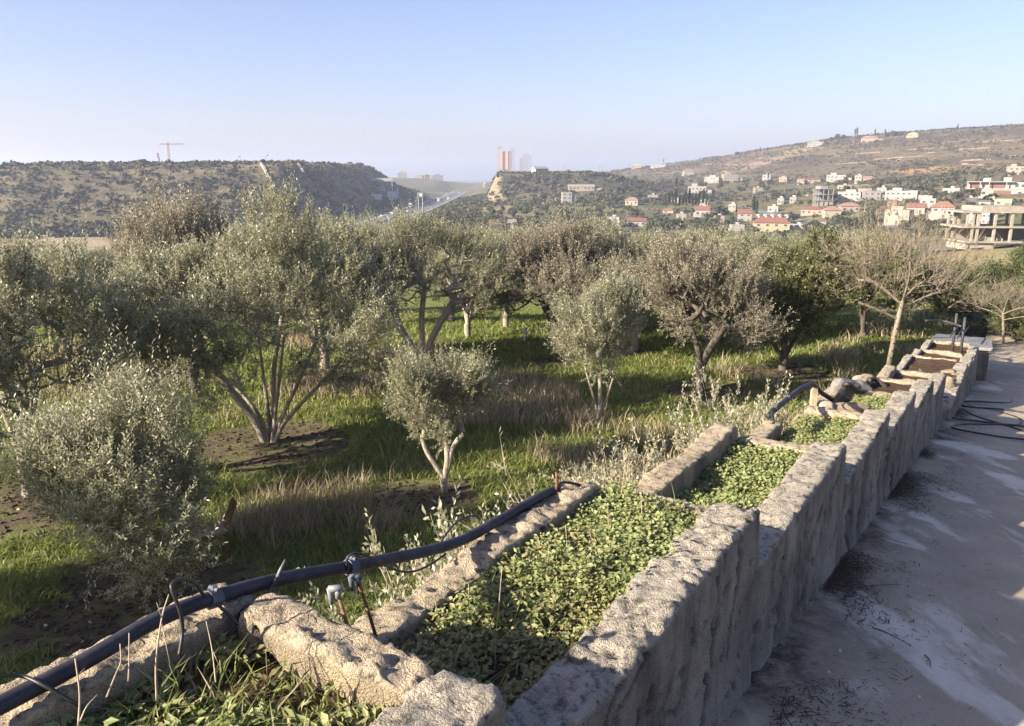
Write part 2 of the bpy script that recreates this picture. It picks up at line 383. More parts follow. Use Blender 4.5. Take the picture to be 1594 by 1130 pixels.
def hill_w(x, y):                                       # left hill
    wob = (fbm2(x, y, 130, 3, 5) - .5)
    a = sstep(-104, -168 , x + wob * 40); b = sstep(392, 585, y + wob * 110 + np.clip(-x - 250, 0, 400) * 0.10); c = 1 - sstep(900, 1300, y)
    return a * b * c
def butte_w(x, y):
    wob = (fbm2(x, y, 50, 3, 9) - .5) * 30
    return sstep(-26, -12, x + wob * .3) * sstep(715, 790, y + wob) * (1 - sstep(980, 1150, y)) * (1 - sstep(70, 170, x))
def orchard_z(x, y):
    s = x * D[0] + y * D[1]; n = x * N[0] + y * N[1]
    zr = road_z(s)
    base = -4.8 - .075 * np.logaddexp(0, (y - 24) / 2.0) * 2.0 + (fbm2(x, y, 6, 3, 2) - .5) * 0.22 + (fbm2(x, y, 0.9, 2, 3) - .5) * 0.08
    bank = zr - 0.42 - np.maximum(n - 1.62, 0) * 1.0 + (fbm2(x, y, 1.2, 3, 4) - .5) * 0.25
    k = 0.25
    zb = np.logaddexp(base / k, bank / k) * k
    z = np.where(n > 1.62, zb, zr - 0.42)
    z = np.where(n < -3.0, np.maximum(zr - 0.05 + (fbm2(x, y, 2, 3, 8) - .5) * .3, zr - 0.35), z)
    return z
def height(x, y):
    x = np.asarray(x, float); y = np.asarray(y, float)
    far = np.clip(tps(x, y), -30, 90)
    r = np.hypot(x, y)
    k = sstep(2600, 3600, r); far = far * (1 - k) - 28 * k
    hx = np.abs(x - hwy_x(y)); k = (1 - sstep(15, 48, hx)) * sstep(230, 300, y) * (1 - sstep(1500, 1800, y))
    far = far * (1 - k) + (HWY_Z - 0.25) * k
    top = 9.6 - 5.5 * np.clip((-x - 160) / 260, 0, 1) + (fbm2(x, y, 45, 4, 6) - .5) * 8 + (y - 600) * 0.008 + (fbm2(x, y, 12, 3, 7) - .5) * 2.5
    k = hill_w(x, y); far = far * (1 - k) + top * k
    k = butte_w(x, y); far = far * (1 - k) + (3.2 + (fbm2(x, y, 25, 3, 12) - .5) * 3) * k
    far = far - np.clip(hill_w(x, y) * (1 - hill_w(x, y)) * 4, 0, 1) * np.abs(fbm2(x, y * .3, 42, 4, 23) - .5) * 26
    far = far + (fbm2(x, y, 60, 5, 21) - .5) * 3.0 * sstep(18, 60, np.minimum(hx, r))
    k = sstep(46, 105, r + (fbm2(x, y, 20, 2, 31) - .5) * 12)
    return orchard_z(x, y) * (1 - k) + far * k
_T = np.geomspace(60, 3200, 900)
def hit(u, v, lo=60):
    r = ray(u, v); r = r / r[1]; P = r[None] * _T[:, None]
    below = (P[:, 2] < height(P[:, 0], P[:, 1])) & (_T > lo)
    i = int(np.argmax(below)) if below.any() else len(_T) - 1
    return P[i]

# bare-soil and straw patches (where the photo shows them)
BARE = [(415, 690, 1.5), (60, 790, 1.4), (225, 925, 1.3), (690, 765, .55), (1090, 610, 1.1), (1220, 580, 1.3), (865, 562, .7), (990, 545, .7), (150, 960, .9), (640, 770, .7), (505, 575, .8)]
STRAW = [(540, 600, 1.5), (470, 610, 1.1), (590, 560, 1.2), (780, 640, 1.2), (840, 610, 1.2), (450, 800, 1.0), (560, 790, .9), (600, 770, .7), (960, 740, 1.0), (1030, 690, 1.0), (900, 660, .9), (650, 560, 1.3),
         (520, 525, 2.0), (180, 600, 2.0), (100, 560, 2.5), (800, 600, 1.2), (880, 720, .6), (1150, 590, .9)]
BARE = [(*onz(u, v, -4.8)[:2], r) for u, v, r in BARE]; STRAW = [(*onz(u, v, -4.8)[:2], r) for u, v, r in STRAW]
def masks(x, y):
    w = (fbm2(x, y, 0.8, 4, 41) - .5) * 1.5
    b = np.zeros_like(x); st = np.zeros_like(x)
    for cx, cy_, r in BARE: b = np.maximum(b, 1 - sstep(r * .75, r * 1.1, np.hypot(x - cx, y - cy_) + w))
    for cx, cy_, r in STRAW: st = np.maximum(st, 1 - sstep(r * .5, r * 1.25, np.hypot(x - cx, (y - cy_) * .8) + w))
    n = x * N[0] + y * N[1]
    st = np.maximum(st * .72, sstep(.54, .70, fbm2(x, y, 2.6, 4, 44)) * .38)
    bank = (1 - sstep(4.2, 5.4, n)) * sstep(1.5, 1.8, n); st = np.maximum(st, bank * .75 * sstep(.40, .65, fbm2(x, y, 1.0, 3, 45)))
    b = np.where(n < 1.7, 1.0, b); st = np.maximum(st, sstep(34, 60, np.hypot(x, y)) * .6)
    return b, st * (1 - b)

az = np.concatenate([np.arange(-180, -42, 6.0), np.arange(-42, 42.01, 0.30), np.arange(48, 180.1, 6.0)])
def polar(rs):
    a = np.radians(az)[None]; r = np.asarray(rs)[:, None]; x = r * np.sin(a); y = r * np.cos(a)
    nr, na = x.shape; i = np.arange(nr - 1)[:, None] * na; j = np.arange(na - 1)[None]
    F = np.stack([i + j, i + j + 1, i + na + j + 1, i + na + j], -1).reshape(-1, 4)
    return x, y, F[:, ::-1].copy() if False else F
x, y, Fq = polar(np.concatenate([[0.05], np.geomspace(0.6, 72, 165)]))
z = height(x, y); b, st = masks(x.ravel(), y.ravel())
me = build('orchard_ground', np.stack([x, y, z], -1).reshape(-1, 3), [Fq[:, ::-1]], [M['orchard']], None, True,
           {'bare': ('POINT', 'FLOAT', b), 'straw': ('POINT', 'FLOAT', st)})
tag(obj('orchard_ground', me), kind='structure')

def cover(x, y, z):
    n1 = fbm2(x, y, 90, 4, 51); n2 = fbm2(x, y, 25, 4, 52)
    base = np.array([.155, .135, .085])[None] * (0.75 + .5 * n1[:, None])
    def put(w, c):
        nonlocal base
        base = base * (1 - w[:, None]) + np.array(c)[None] * w[:, None]
    valley = (1 - sstep(-22, -12, z)); put(valley * sstep(.45, .6, n1), (.10, .11, .05)); put(valley * sstep(.5, .62, n2) * .6, (.24, .20, .12))
    hs = sstep(-4, 12, z) * sstep(60, 160, x); put(hs, (.16, .125, .08)); put(hs * sstep(.46, .60, n1), (.105, .085, .055)); put(hs * sstep(.54, .64, n2) * .7, (.215, .17, .11))
    hw = hill_w(x, y); put(np.clip(hw * 3, 0, 1), (.125, .11, .078)); put(np.clip(hw * 3, 0, 1) * sstep(.5, .62, n2) * .8, (.20, .17, .12))
    put(np.clip(butte_w(x, y) * 3, 0, 1) * (z < 2), (.075, .07, .05)); put(((np.abs(x + 18) < 9) & (y > 700) & (y < 860) & (z > -18)).astype(float), (.30, .25, .17))
    def patch(u0, v0, u1, v1, c, zz=-26):
        p = [onz(u0, v0, zz), onz(u1, v0, zz), onz(u1, v1, zz), onz(u0, v1, zz)]; P = np.array([q[:2] for q in p])
        ins = np.ones(len(x), bool); sg = None
        for a in range(4):
            e = P[(a + 1) % 4] - P[a]; cr = e[0] * (y + (n2 - .5) * 20 - P[a][1]) - e[1] * (x + (n1 - .5) * 20 - P[a][0])
            ins &= cr < 0 if a == 0 and False else (cr <= 0)
        put(ins.astype(float), c)
    patch(60, 362, 300, 386, (.33, .28, .19), -27); patch(740, 318, 900, 330, (.22, .20, .11), -24); patch(790, 322, 840, 336, (.24, .20, .13), -24)
    patch(880, 318, 1010, 330, (.17, .17, .08), -23); patch(470, 312, 580, 335, (.20, .18, .09), -27)
    for (u, v, ru, rv, c, y0) in [(1440, 265, 46, 9, (.36, .24, .11), 0), (1400, 283, 90, 5, (.25, .21, .12), 0), (1560, 262, 50, 6, (.25, .22, .11), 0), (1170, 258, 60, 4, (.30, .22, .16), 0), (1250, 234, 34, 4, (.27, .26, .10), 0)]:
        p = hit(u, v); sx = ru * p[1] / 1284; sy = 45.0
        put(1 - sstep(.7, 1.15, np.hypot((x - p[0]) / sx, (y - p[1]) / sy) + (n2 - .5) * .6), c)
    put(((z > -16) & (z < -8) & (x > 55) & (y < 160)).astype(float), (.30, .26, .15))
    return base
x, y, Fq = polar(np.geomspace(72, 6500, 245))
z = height(x, y); cv = cover(x.ravel(), y.ravel(), z.ravel())
me = build('valley_and_hills', np.stack([x, y, z], -1).reshape(-1, 3), [Fq[:, ::-1]], [M['land']], None, True,
           {'cover': ('POINT', 'FLOAT_COLOR', np.c_[cv, np.ones(len(cv))])})
tag(obj('hills', me), kind='structure')

# haze
HZ = G(); HZ.box(-7000, 7000, -6800, 7000, -60, 135)
t = MT('haze'); t.t.nodes.remove(t.b); pv_ = t.N('VolumePrincipled'); pv_.inputs['Color'].default_value = (0.64, 0.75, 0.95, 1); pv_.inputs['Density'].default_value = 0.00026
pv_.inputs['Anisotropy'].default_value = 0.2
t.L(pv_.outputs[0], t.t.nodes['Material Output'].inputs['Volume'])
tag(obj('haze', HZ.mesh('haze', [t.m])), 'pale blue haze over the valley and hills', 'haze', kind='stuff')

# ------------------------------------------------------------------ drive
ss = np.arange(-6, 40.01, 0.12); nn = np.concatenate([np.arange(-3.4, -0.6, .25), np.arange(-0.6, 0.90, .05)])
S_, N_ = np.meshgrid(ss, nn, indexing='ij'); Z_ = road_z(S_) + (fbm2(S_, N_, .8, 3, 61) - .5) * .02 + (fbm2(S_, N_, .06, 2, 62) - .5) * .004
V = S_[..., None] * D + N_[..., None] * N; V[..., 2] = Z_
nr, na = S_.shape; i = np.arange(nr - 1)[:, None] * na; j = np.arange(na - 1)[None]
Fq = np.stack([i + j, i + j + 1, i + na + j + 1, i + na + j], -1).reshape(-1, 4)
dist = .79 - N_
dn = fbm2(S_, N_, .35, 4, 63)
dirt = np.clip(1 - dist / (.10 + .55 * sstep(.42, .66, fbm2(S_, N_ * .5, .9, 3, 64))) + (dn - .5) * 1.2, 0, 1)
patchm = np.zeros_like(S_)
def _seg(u0, v0, u1, v1, w0, w1):
    global patchm
    def rp(u, v):
        r = ray(u, v); p = r * (ROAD_Z0 / (r[2] + ROAD_K * (r @ D))); return np.array([p @ D, p @ N])
    a, b = rp(u0, v0), rp(u1, v1); q = np.stack([S_, N_], -1) - a; e_ = b - a; t_ = np.clip((q @ e_) / (e_ @ e_), 0, 1)
    dd = np.linalg.norm(q - t_[..., None] * e_, axis=-1); patchm = np.maximum(patchm, 1 - dd / (w0 + (w1 - w0) * t_))
for a_ in [(1300, 925, 1390, 975, .30, .26), (1390, 975, 1500, 1065, .24, .17), (1500, 1065, 1600, 1130, .16, .14), (1300, 1072, 1340, 1080, .10, .05), (1240, 1120, 1290, 1130, .10, .1), (1400, 840, 1425, 850, .16, .10), (1430, 752, 1490, 775, .26, .18), (1480, 690, 1560, 712, .34, .25), (1425, 800, 1440, 806, .12, .1), (1500, 600, 1545, 612, .5, .4), (1560, 740, 1600, 760, .2, .2)]: _seg(*a_)
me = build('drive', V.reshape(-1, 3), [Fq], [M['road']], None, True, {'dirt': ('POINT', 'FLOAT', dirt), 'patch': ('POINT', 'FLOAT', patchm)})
tag(obj('road', me), kind='structure')

# ------------------------------------------------------------------ planters
def wall_mesh(name, P0, P1, thick, ztop, zbot, mat, step=0.03, amp=1.0, cracks=0.5, seed=0, endround=0.05, jag=0.0):
    """rough cast wall from P0 to P1 (outer top line); thickness goes to the left of the direction; zbot is a function of distance along"""
    P0 = np.asarray(P0, float)[:2]; P1 = np.asarray(P1, float)[:2]; L = np.linalg.norm(P1 - P0); dr = (P1 - P0) / L; pr = np.array([-dr[1], dr[0]])
    nl = max(6, int(L / step)); ll = np.linspace(0, L, nl)
    hmax = ztop - min(zbot(0), zbot(L)); nh = max(4, int(hmax / step))
    R = min(thick * .18, .022)
    sec = []                                              # (across, down01 or height offset, is_top, nx, nz)
    for q in np.linspace(0, 1, nh): sec.append((0, None, q, -1, 0, 0))
    na_ = max(3, int(R * 1.6 / step) + 2)
    for q in np.linspace(0, 1, na_)[1:]:
        a = q * math.pi / 2; sec.append((R - R * math.cos(a), -R + R * math.sin(a), 1, -math.cos(a), math.sin(a), 1))
    nt = max(3, int((thick - 2 * R) / step) + 1)
    for q in np.linspace(0, 1, nt)[1:]: sec.append((R + (thick - 2 * R) * q, 0, 1, 0, 1, 1))
    for q in np.linspace(0, 1, na_)[1:]:
        a = q * math.pi / 2; sec.append((thick - R + R * math.sin(a), -R + R * math.cos(a), 1, math.sin(a), math.cos(a), 1))
    for q in np.linspace(1, 0, nh)[1:]: sec.append((thick, None, q, 1, 0, 0))
    ns = len(sec)
    ac = np.array([s_[0] for s_ in sec]); top = np.array([s_[5] for s_ in sec], float); isf = np.array([s_[1] is None for s_ in sec])
    off = np.array([0 if s_[1] is None else s_[1] for s_ in sec], float); qq = np.array([s_[2] for s_ in sec], float)
    nx = np.array([s_[3] for s_ in sec], float); nz = np.array([s_[4] for s_ in sec], float)
    de = np.minimum(ll, L - ll)
    drop = .7 * endround * np.exp(-de / (endround * .7 + 1e-6)) + jag * np.clip(fbm(np.stack([ll / .35, ll * 0 + seed, ll * 0], 1), 3, seed + 3) - .42, 0, 1)
    zb = np.array([zbot(l) for l in ll]); zt = ztop - drop
    Z = np.where(isf[None], zb[:, None] + (zt[:, None] - R - zb[:, None]) * qq[None], zt[:, None] + off[None])
    sh = 1 - .35 * np.exp(-de / .02)
    A = thick / 2 + (ac[None] - thick / 2) * sh[:, None]
    # a slightly flared foot on the outer face
    foot = np.where(isf & (ac == 0), (1 - qq) ** 4, 0)[None] * .035
    A = A - foot
    P = np.zeros((nl, ns, 3)); P[..., :2] = P0 + dr * ll[:, None, None] + pr * A[..., None]; P[..., 2] = Z
    NR = np.zeros((nl, ns, 3)); NR[..., :2] = pr * nx[None, :, None]; NR[..., 2] = nz[None]
    Q = P.reshape(-1, 3)
    tt = np.tile(top, nl)
    al = Q[:, :2] @ dr; ob = np.stack([al * 2.6 - Q[:, 2] * 3.4, al * 1.1 + Q[:, 2] * .9, Q[:, 2] * 0 + seed], 1)
    d1 = (fbm(Q / .6, 3, seed) - .5) * .030 * amp + (fbm(Q / .10, 3, seed + 4) - .5) * .014 * amp
    agg = np.clip(.62 - worley(Q / .024 + (fbm(Q / .05, 2, seed + 2)[:, None] - .5) * .8, seed), -.3, .6) * .016 + np.clip(.6 - worley(Q / .055, seed + 1), 0, .6) * .014
    chips = sstep(.53, .58, fbm(Q / .085, 3, seed + 7)) * .013
    cr = np.zeros(len(Q)); expo = tt.copy()
    if cracks:
        rc = random.Random(seed * 3 + 1); a0 = al.min(); jit = (fbm(Q * 26, 2, seed + 9) - .5); wob = (fbm(Q * 8, 2, seed + 21) - .5) * .07; cr = np.zeros(len(Q))
        px = al - a0 + wob; pz = Q[:, 2] + (fbm(Q * 8, 2, seed + 22) - .5) * .07
        for _ in range(int(4 + L * 4.5 * cracks)):                     # cracks: wandering lines over the cast face
            x0, z0 = rc.uniform(0, L), ztop - rc.uniform(.04, hmax * .95); an = math.radians(rc.choice([28, 35, 45, 60, 95]) + rc.uniform(-12, 12)); w0 = rc.uniform(.004, .013)
            for _k in range(rc.randint(4, 13)):
                x1, z1 = x0 + .06 * math.cos(an), z0 + .06 * math.sin(an); ex, ez = x1 - x0, z1 - z0
                t_ = np.clip(((px - x0) * ex + (pz - z0) * ez) / (ex * ex + ez * ez), 0, 1); dd = np.hypot(px - x0 - t_ * ex, pz - z0 - t_ * ez)
                ww = w0 * rc.uniform(.4, 1.6); cr = np.maximum(cr, 1 - sstep(ww * .5, ww + .006, dd + jit * .008)); x0, z0 = x1, z1; an += rc.uniform(-.4, .4)
        cr = cr * (1 - tt)
        sp = sstep(.535, .55, fbm(ob * .55 + (fbm(Q * 7, 3, seed + 19)[:, None] - .5) * 1.0, 3, seed + 17)) * (1 - tt) * cracks
        pit = sstep(.67, .71, fbm(Q / .06, 3, seed + 15)) * (1 - tt) * cracks
        d1 -= sp * .010 + cr * .034 + pit * .018; expo = np.clip(tt + sp * .8, 0, 1); cr = np.clip(cr + pit * .6, 0, 1)
    d1 += agg * (.16 + .84 * expo) * min(amp, 1.0) - chips * tt
    Q = Q + NR.reshape(-1, 3) * d1[:, None]
    i = np.arange(nl - 1)[:, None] * ns; j = np.arange(ns - 1)[None]
    F = np.stack([i + j, i + j + 1, i + ns + j + 1, i + ns + j], -1).reshape(-1, 4)[:, ::-1]
    c0 = np.arange(ns)[None][:, ::-1] ; c1 = (np.arange(ns) + (nl - 1) * ns)[None]
    Q2 = np.concatenate([Q, Q[:ns], Q[-ns:]]); n0 = len(Q)
    me = build(name, Q2, [F, (np.arange(ns)[None] + n0), (np.arange(ns)[None] + n0 + ns)[:, ::-1]], [mat], None, True,
               {'topness': ('POINT', 'FLOAT', np.r_[tt, top, top]), 'crack': ('POINT', 'FLOAT', np.r_[cr, np.zeros(2 * ns)])})
    return me

def sheet(name, s0, s1, n0, n1, zf, mat, step=.05, amp=.05, seed=0):
    a = np.arange(s0, s1 + step * .5, step); bq = np.arange(n0, n1 + step * .5, step); A, B = np.meshgrid(a, bq, indexing='ij')
    V = A[..., None] * D + B[..., None] * N; V[..., 2] = zf + (fbm2(A, B, .25, 4, seed) - .5) * amp * 2
    k = A.shape[1]; i = np.arange(A.shape[0] - 1)[:, None] * k; j = np.arange(k - 1)[None]
    F = np.stack([i + j, i + j + 1, i + k + j + 1, i + k + j], -1).reshape(-1, 4)
    return build(name, V.reshape(-1, 3), [F], [mat], None, True)

PL = [  # s0, s1, top, soil below top, label
    (-.7, 1.25, -1.02, .10, 'nearest concrete planter box, full of long green weeds and dry stalks'),
    (1.30, 3.15, -1.30, .09, 'second concrete planter box from the bottom, brimming with clover-like weeds'),
    (3.20, 5.05, -1.58, .15, 'third concrete planter box, carpeted with even bright green weeds'),
    (5.10, 6.95, -1.85, .14, 'fourth concrete planter box beside the grey wooden post'),
    (7.00, 8.75, -2.09, .13, 'fifth concrete planter box with green weeds, beside the leaning slab'),
    (8.80, 10.75, -2.37, .10, 'bare earth planter box of the upper row, just past the weedy ones'),
    (10.80, 12.75, -2.70, .10, 'last planter box of the upper row, dry earth, ending at the sunlit gap'),
]
NO, NI = .79, 1.60
GRP = 'concrete planter boxes stepping down beside the drive'
for k, (s0, s1, zt, dz, lab) in enumerate(PL):
    e = empty('concrete_planter', tuple(sn((s0 + s1) / 2, 1.2, zt - dz - .4))); tag(e, lab, 'planter', GRP)
    org = np.array(e.location)
    near = k <= 1; step = .0125 if near else (.021 if k < 4 else .034)
    def put(name, me):
        V = np.empty(len(me.vertices) * 3, np.float32); me.vertices.foreach_get('co', V); V = V.reshape(-1, 3) - org; me.vertices.foreach_set('co', V.ravel().astype(np.float32)); me.update()
        return obj(name, me, e)
    a0, a1 = sn(s0, NO, 0), sn(s1, NO, 0)
    put('outer_wall', wall_mesh('outer_wall', a0, a1, .19, zt, lambda l, s0=s0: road_z(s0 + l) - .12, M['wall'], step, 1.0, .9, 10 + k * 7, .05 if k < 5 else .12, .05))
    # orchard-side wall; on the upper boxes it is broken short of the far end
    i1 = {0: s1 - .02, 1: s1 - .15, 2: s1 - .05, 3: s1 - .75, 4: s1 - .2, 5: s1 - .1, 6: s1}[k]
    put('inner_wall', wall_mesh('inner_wall', sn(s0 + .02, NI - (.06 if k == 0 else .15), 0), sn(i1, NI - (.06 if k == 0 else .15), 0), (.17 if k == 0 else .15), zt + (.02 if k == 2 else 0), lambda l, s0=s0: road_z(s0 + l) - (.75 if k > 1 else .35), M['wall_warm'], step * 1.15, 1.1, .4, 100 + k * 7, .04, .07))
    zc = zt - (.0 if k < 1 else .05)
    put('cross_wall', wall_mesh('cross_wall', sn(s1 - .01, NO + .19, 0), sn(s1 - .01, NI - (.065 if k == 0 else .155), 0), .13, zc, lambda l, s1=s1: road_z(s1) - .4, M['wall_warm'], step, .8, .2, 200 + k * 7, .02, .07))
    put('soil', sheet('soil', s0 + .02, s1 - .10, NO + .10, NI - (.02 if k == 0 else .10), zt - dz, M['soil'], .04, .035, 300 + k))
# lower row past the gap
BL = [(13.35, 16.6, -3.28, .03, 'first planter box of the lower row, brown leaf mould, rubble spilling at its front'),
      (16.65, 18.1, -3.44, .06, 'middle planter box of the lower row, filled with dark brown leaf mould'),
      (18.15, 20.3, -3.62, .06, 'last planter box of the lower row, under the two dark posts')]
for k, (s0, s1, zt, dz, lab) in enumerate(BL):
    e = empty('concrete_planter', tuple(sn((s0 + s1) / 2, 1.2, zt - .4))); tag(e, lab, 'planter', 'low concrete planter boxes past the sunlit gap')
    org = np.array(e.location)
    put('outer_wall', wall_mesh('outer_wall', sn(s0, .70, 0), sn(s1, .70, 0), .20, zt, lambda l, s0=s0: road_z(s0 + l) - .15, M['wall'], .035, 1.1, .9, 400 + k * 9, .16, .12))
    put('inner_wall', wall_mesh('inner_wall', sn(s0 + .3, 1.62, 0), sn(s1, 1.62, 0), .13, zt + .03, lambda l, s0=s0: road_z(s0 + l) - .6, M['wall'], .035, 1.1, .4, 430 + k * 9, .08, .08))
    put('cross_wall', wall_mesh('cross_wall', sn(s1 - .02, .90, 0), sn(s1 - .02, 1.61, 0), .12, zt + .02, lambda l, s1=s1: road_z(s1) - .2, M['wall_warm'], .035, 1.2, .2, 460 + k * 9, .02, .08))
    put('soil', sheet('soil', s0 + .1, s1 - .1, .80, 1.68, zt - dz, M['soil'], .06, .05, 490 + k))
    if k == 0:
        put('front_wall', wall_mesh('front_wall', sn(s0 + .14, .92, 0), sn(s0 + .14, 1.66, 0), .14, zt - .05, lambda l: road_z(13.3) - .2, M['wall_warm'], .035, 1.6, .3, 480, .05, .2))

# ------------------------------------------------------------------ leaves and weeds
def leaf5(P, dirs, nrm, L, W, cup=.25):
    """folded leaf: 5 points, 4 triangles"""
    n = len(P); side = norm(np.cross(dirs, nrm)); up = norm(np.cross(side, dirs)); L = L[:, None]; W = W[:, None]
    mid = P + dirs * L * .5 - up * W * cup
    V = np.stack([P, P + dirs * L * .45 + side * W, mid, P + dirs * L * .45 - side * W, P + dirs * L - up * L * .12], 1).reshape(-1, 3)
    q = np.array([[0, 1, 2], [1, 4, 2], [0, 2, 3], [3, 2, 4]]); F = (np.arange(n)[:, None, None] * 5 + q[None]).reshape(-1, 3)
    return V, F
def blades(P, H, W, lean, rng, curl=.5):
    """grass blades: 5 points, a quad and a triangle"""
    n = len(P); a = rng.uniform(0, 2 * math.pi, n); side = np.stack([np.cos(a), np.sin(a), 0 * a], 1); la = rng.uniform(0, 2 * math.pi, n)
    ld = np.stack([np.cos(la), np.sin(la), 0 * la], 1) * (lean * rng.uniform(.3, 1.2, n))[:, None]
    H = H[:, None]; W = W[:, None]; z = np.array([0, 0, 1.0])
    m = P + z * H * .55 + ld * H * .35; tpt = P + z * H * .95 + ld * H * (1.0 + curl * .4)
    V = np.stack([P - side * W, P + side * W, m + side * W * .8, m - side * W * .8, tpt], 1).reshape(-1, 3)
    i = np.arange(n)[:, None] * 5
    return V, (i + np.array([[0, 1, 2, 3]])), (i + np.array([[3, 2, 4]]))
def rep(a, k): return np.repeat(a, k)

def weed_bed(name, label, s0, s1, n0, n1, z, count, lmin, lmax, hgt, dens_seed, dryf, seed, grassy=0.0, broad=1.0, gap=.42):
    rng = np.random.default_rng(seed)
    # stems set in tufts; leaves up each stem
    ns = count
    S = rng.uniform(s0, s1, ns * 3); Nn = rng.uniform(n0, n1, ns * 3)
    d = fbm2(S, Nn, .28, 3, dens_seed); keep = d + rng.uniform(-.09, .12, len(S)) > gap; S = S[keep][:ns]; Nn = Nn[keep][:ns]; d = d[keep][:ns]; ns = len(S)
    H = hgt * (.35 + 1.3 * np.clip(d - .3, 0, .5)) * rng.uniform(.5, 1.35, ns)
    base = S[:, None] * D + Nn[:, None] * N; base[:, 2] = z
    lean = norm(rng.normal(0, .45, (ns, 3)) + np.array([0, 0, 1.0]))
    K = 6
    t = np.tile((np.arange(K) + .6) / K, ns); bi = rep(np.arange(ns), K)
    a = rep(rng.uniform(0, 6.3, ns), K) + np.tile(np.arange(K) * 2.4, ns)
    out = np.stack([np.cos(a), np.sin(a), rng.uniform(-.1, .75, ns * K)], 1); out = norm(out)
    P = base[bi] + lean[bi] * (H[bi] * t)[:, None] + out * .006
    L = rng.uniform(lmin, lmax, ns * K) * (1.15 - .4 * t); W = L * rng.uniform(.28, .42, ns * K) * broad
    nr = norm(np.array([0, 0, .6]) + np.array(SUN_V) * .9 + rng.normal(0, .40, (ns * K, 3)))   # leaf blades turn towards the light
    V1, F1 = leaf5(P, out, nr, L, W); 
    dry = sstep(.42, .62, fbm2(S, Nn, .35, 3, dens_seed + 5)) * dryf
    isd = rng.uniform(0, 1, ns) < dry
    tone = np.clip(rng.normal(.5, .22, ns)[bi] + (t - .5) * .35, 0, 1)
    mi = rep(isd[bi].astype(int), 4); tn = rep(tone, 4)
    parts = [(V1, [F1], [mi], [tn])]
    # stems
    tipv = base + lean * H[:, None]; sd = norm(np.cross(lean, rng.normal(0, 1, (ns, 3)))) * .0016
    V2 = np.stack([base - sd, base + sd, tipv], 1).reshape(-1, 3); F2 = np.arange(ns * 3).reshape(-1, 3)
    parts.append((V2, [F2], [np.where(isd, 1, 0)], [np.full(ns, .4)]))
    if grassy:
        ng = int(count * grassy); S2 = rng.uniform(s0, s1, ng); N2 = rng.uniform(n0, n1, ng); g = fbm2(S2, N2, .3, 3, dens_seed + 9) + rng.uniform(-.1, .1, ng) > .5
        S2, N2 = S2[g], N2[g]; ng = len(S2); P2 = S2[:, None] * D + N2[:, None] * N; P2[:, 2] = z - .01
        V3, Fq3, Ft3 = blades(P2, rng.uniform(.5, 1.3, ng) * hgt * 1.2, rng.uniform(.0018, .0035, ng), .9, rng)
        m3 = (rng.uniform(0, 1, ng) < .25 * dryf + .03).astype(int); t3 = rng.uniform(.1, .8, ng)
        parts.append((V3, [Fq3, Ft3], [np.where(m3 == 1, 3, 2)] * 2, [t3, t3]))
    V = []; F = []; mm = []; tt = []; o = 0
    for v, fs, ms, ts in parts:
        V.append(v)
        for f, m_, t_ in zip(fs, ms, ts): F.append(f + o); mm.append(m_); tt.append(t_)
        o += len(v)
    me = build(name, np.concatenate(V), F, [M['weed'], M['weed_dry'], M['grass'], M['straw']], mm, False, {'tone': ('FACE', 'FLOAT', np.concatenate(tt))})
    return tag(obj(name, me), label, 'weeds', kind='stuff')

weed_bed('weeds', 'long leafy green weeds and dry grass filling the nearest planter', -.2, 1.13, NO + .18, NI - .07, -1.125, 3900, .022, .050, .075, 501, .55, 1, .55, .62, .40)
weed_bed('weeds', 'dense clover-like weeds in the second planter, drier towards the drive', 1.34, 3.06, NO + .15, NI - .16, -1.39, 6700, .014, .028, .10, 502, .75, 2, .10, 1.15, .34)
weed_bed('weeds', 'taller pale-leaved weeds along the orchard side of the second planter', 1.75, 3.0, 1.12, NI - .2, -1.39, 520, .020, .034, .15, 512, .25, 12, 0, .75, .44)
weed_bed('weeds', 'even bright green weeds covering the third planter', 3.24, 4.95, NO + .15, NI - .16, -1.72, 4300, .018, .032, .09, 503, .15, 3, .03, 1.25, .36)
weed_bed('weeds', 'light green weeds in the fourth planter, bare along its front edge', 5.3, 6.85, NO + .15, NI - .16, -1.99, 3100, .018, .032, .09, 504, .4, 4, .1, 1.1, .40)
weed_bed('weeds', 'pale green narrow-leaved weeds in the fifth planter', 7.0, 8.65, NO + .15, NI - .3, -2.22, 2400, .022, .04, .10, 505, .35, 5, .2, .8, .42)
weed_bed('weeds', 'sparse dry weeds on the rubble at the front of the lower planter row', 13.5, 14.9, .95, 1.6, -3.32, 350, .02, .04, .10, 506, 1.4, 6, .6, .8, .46)

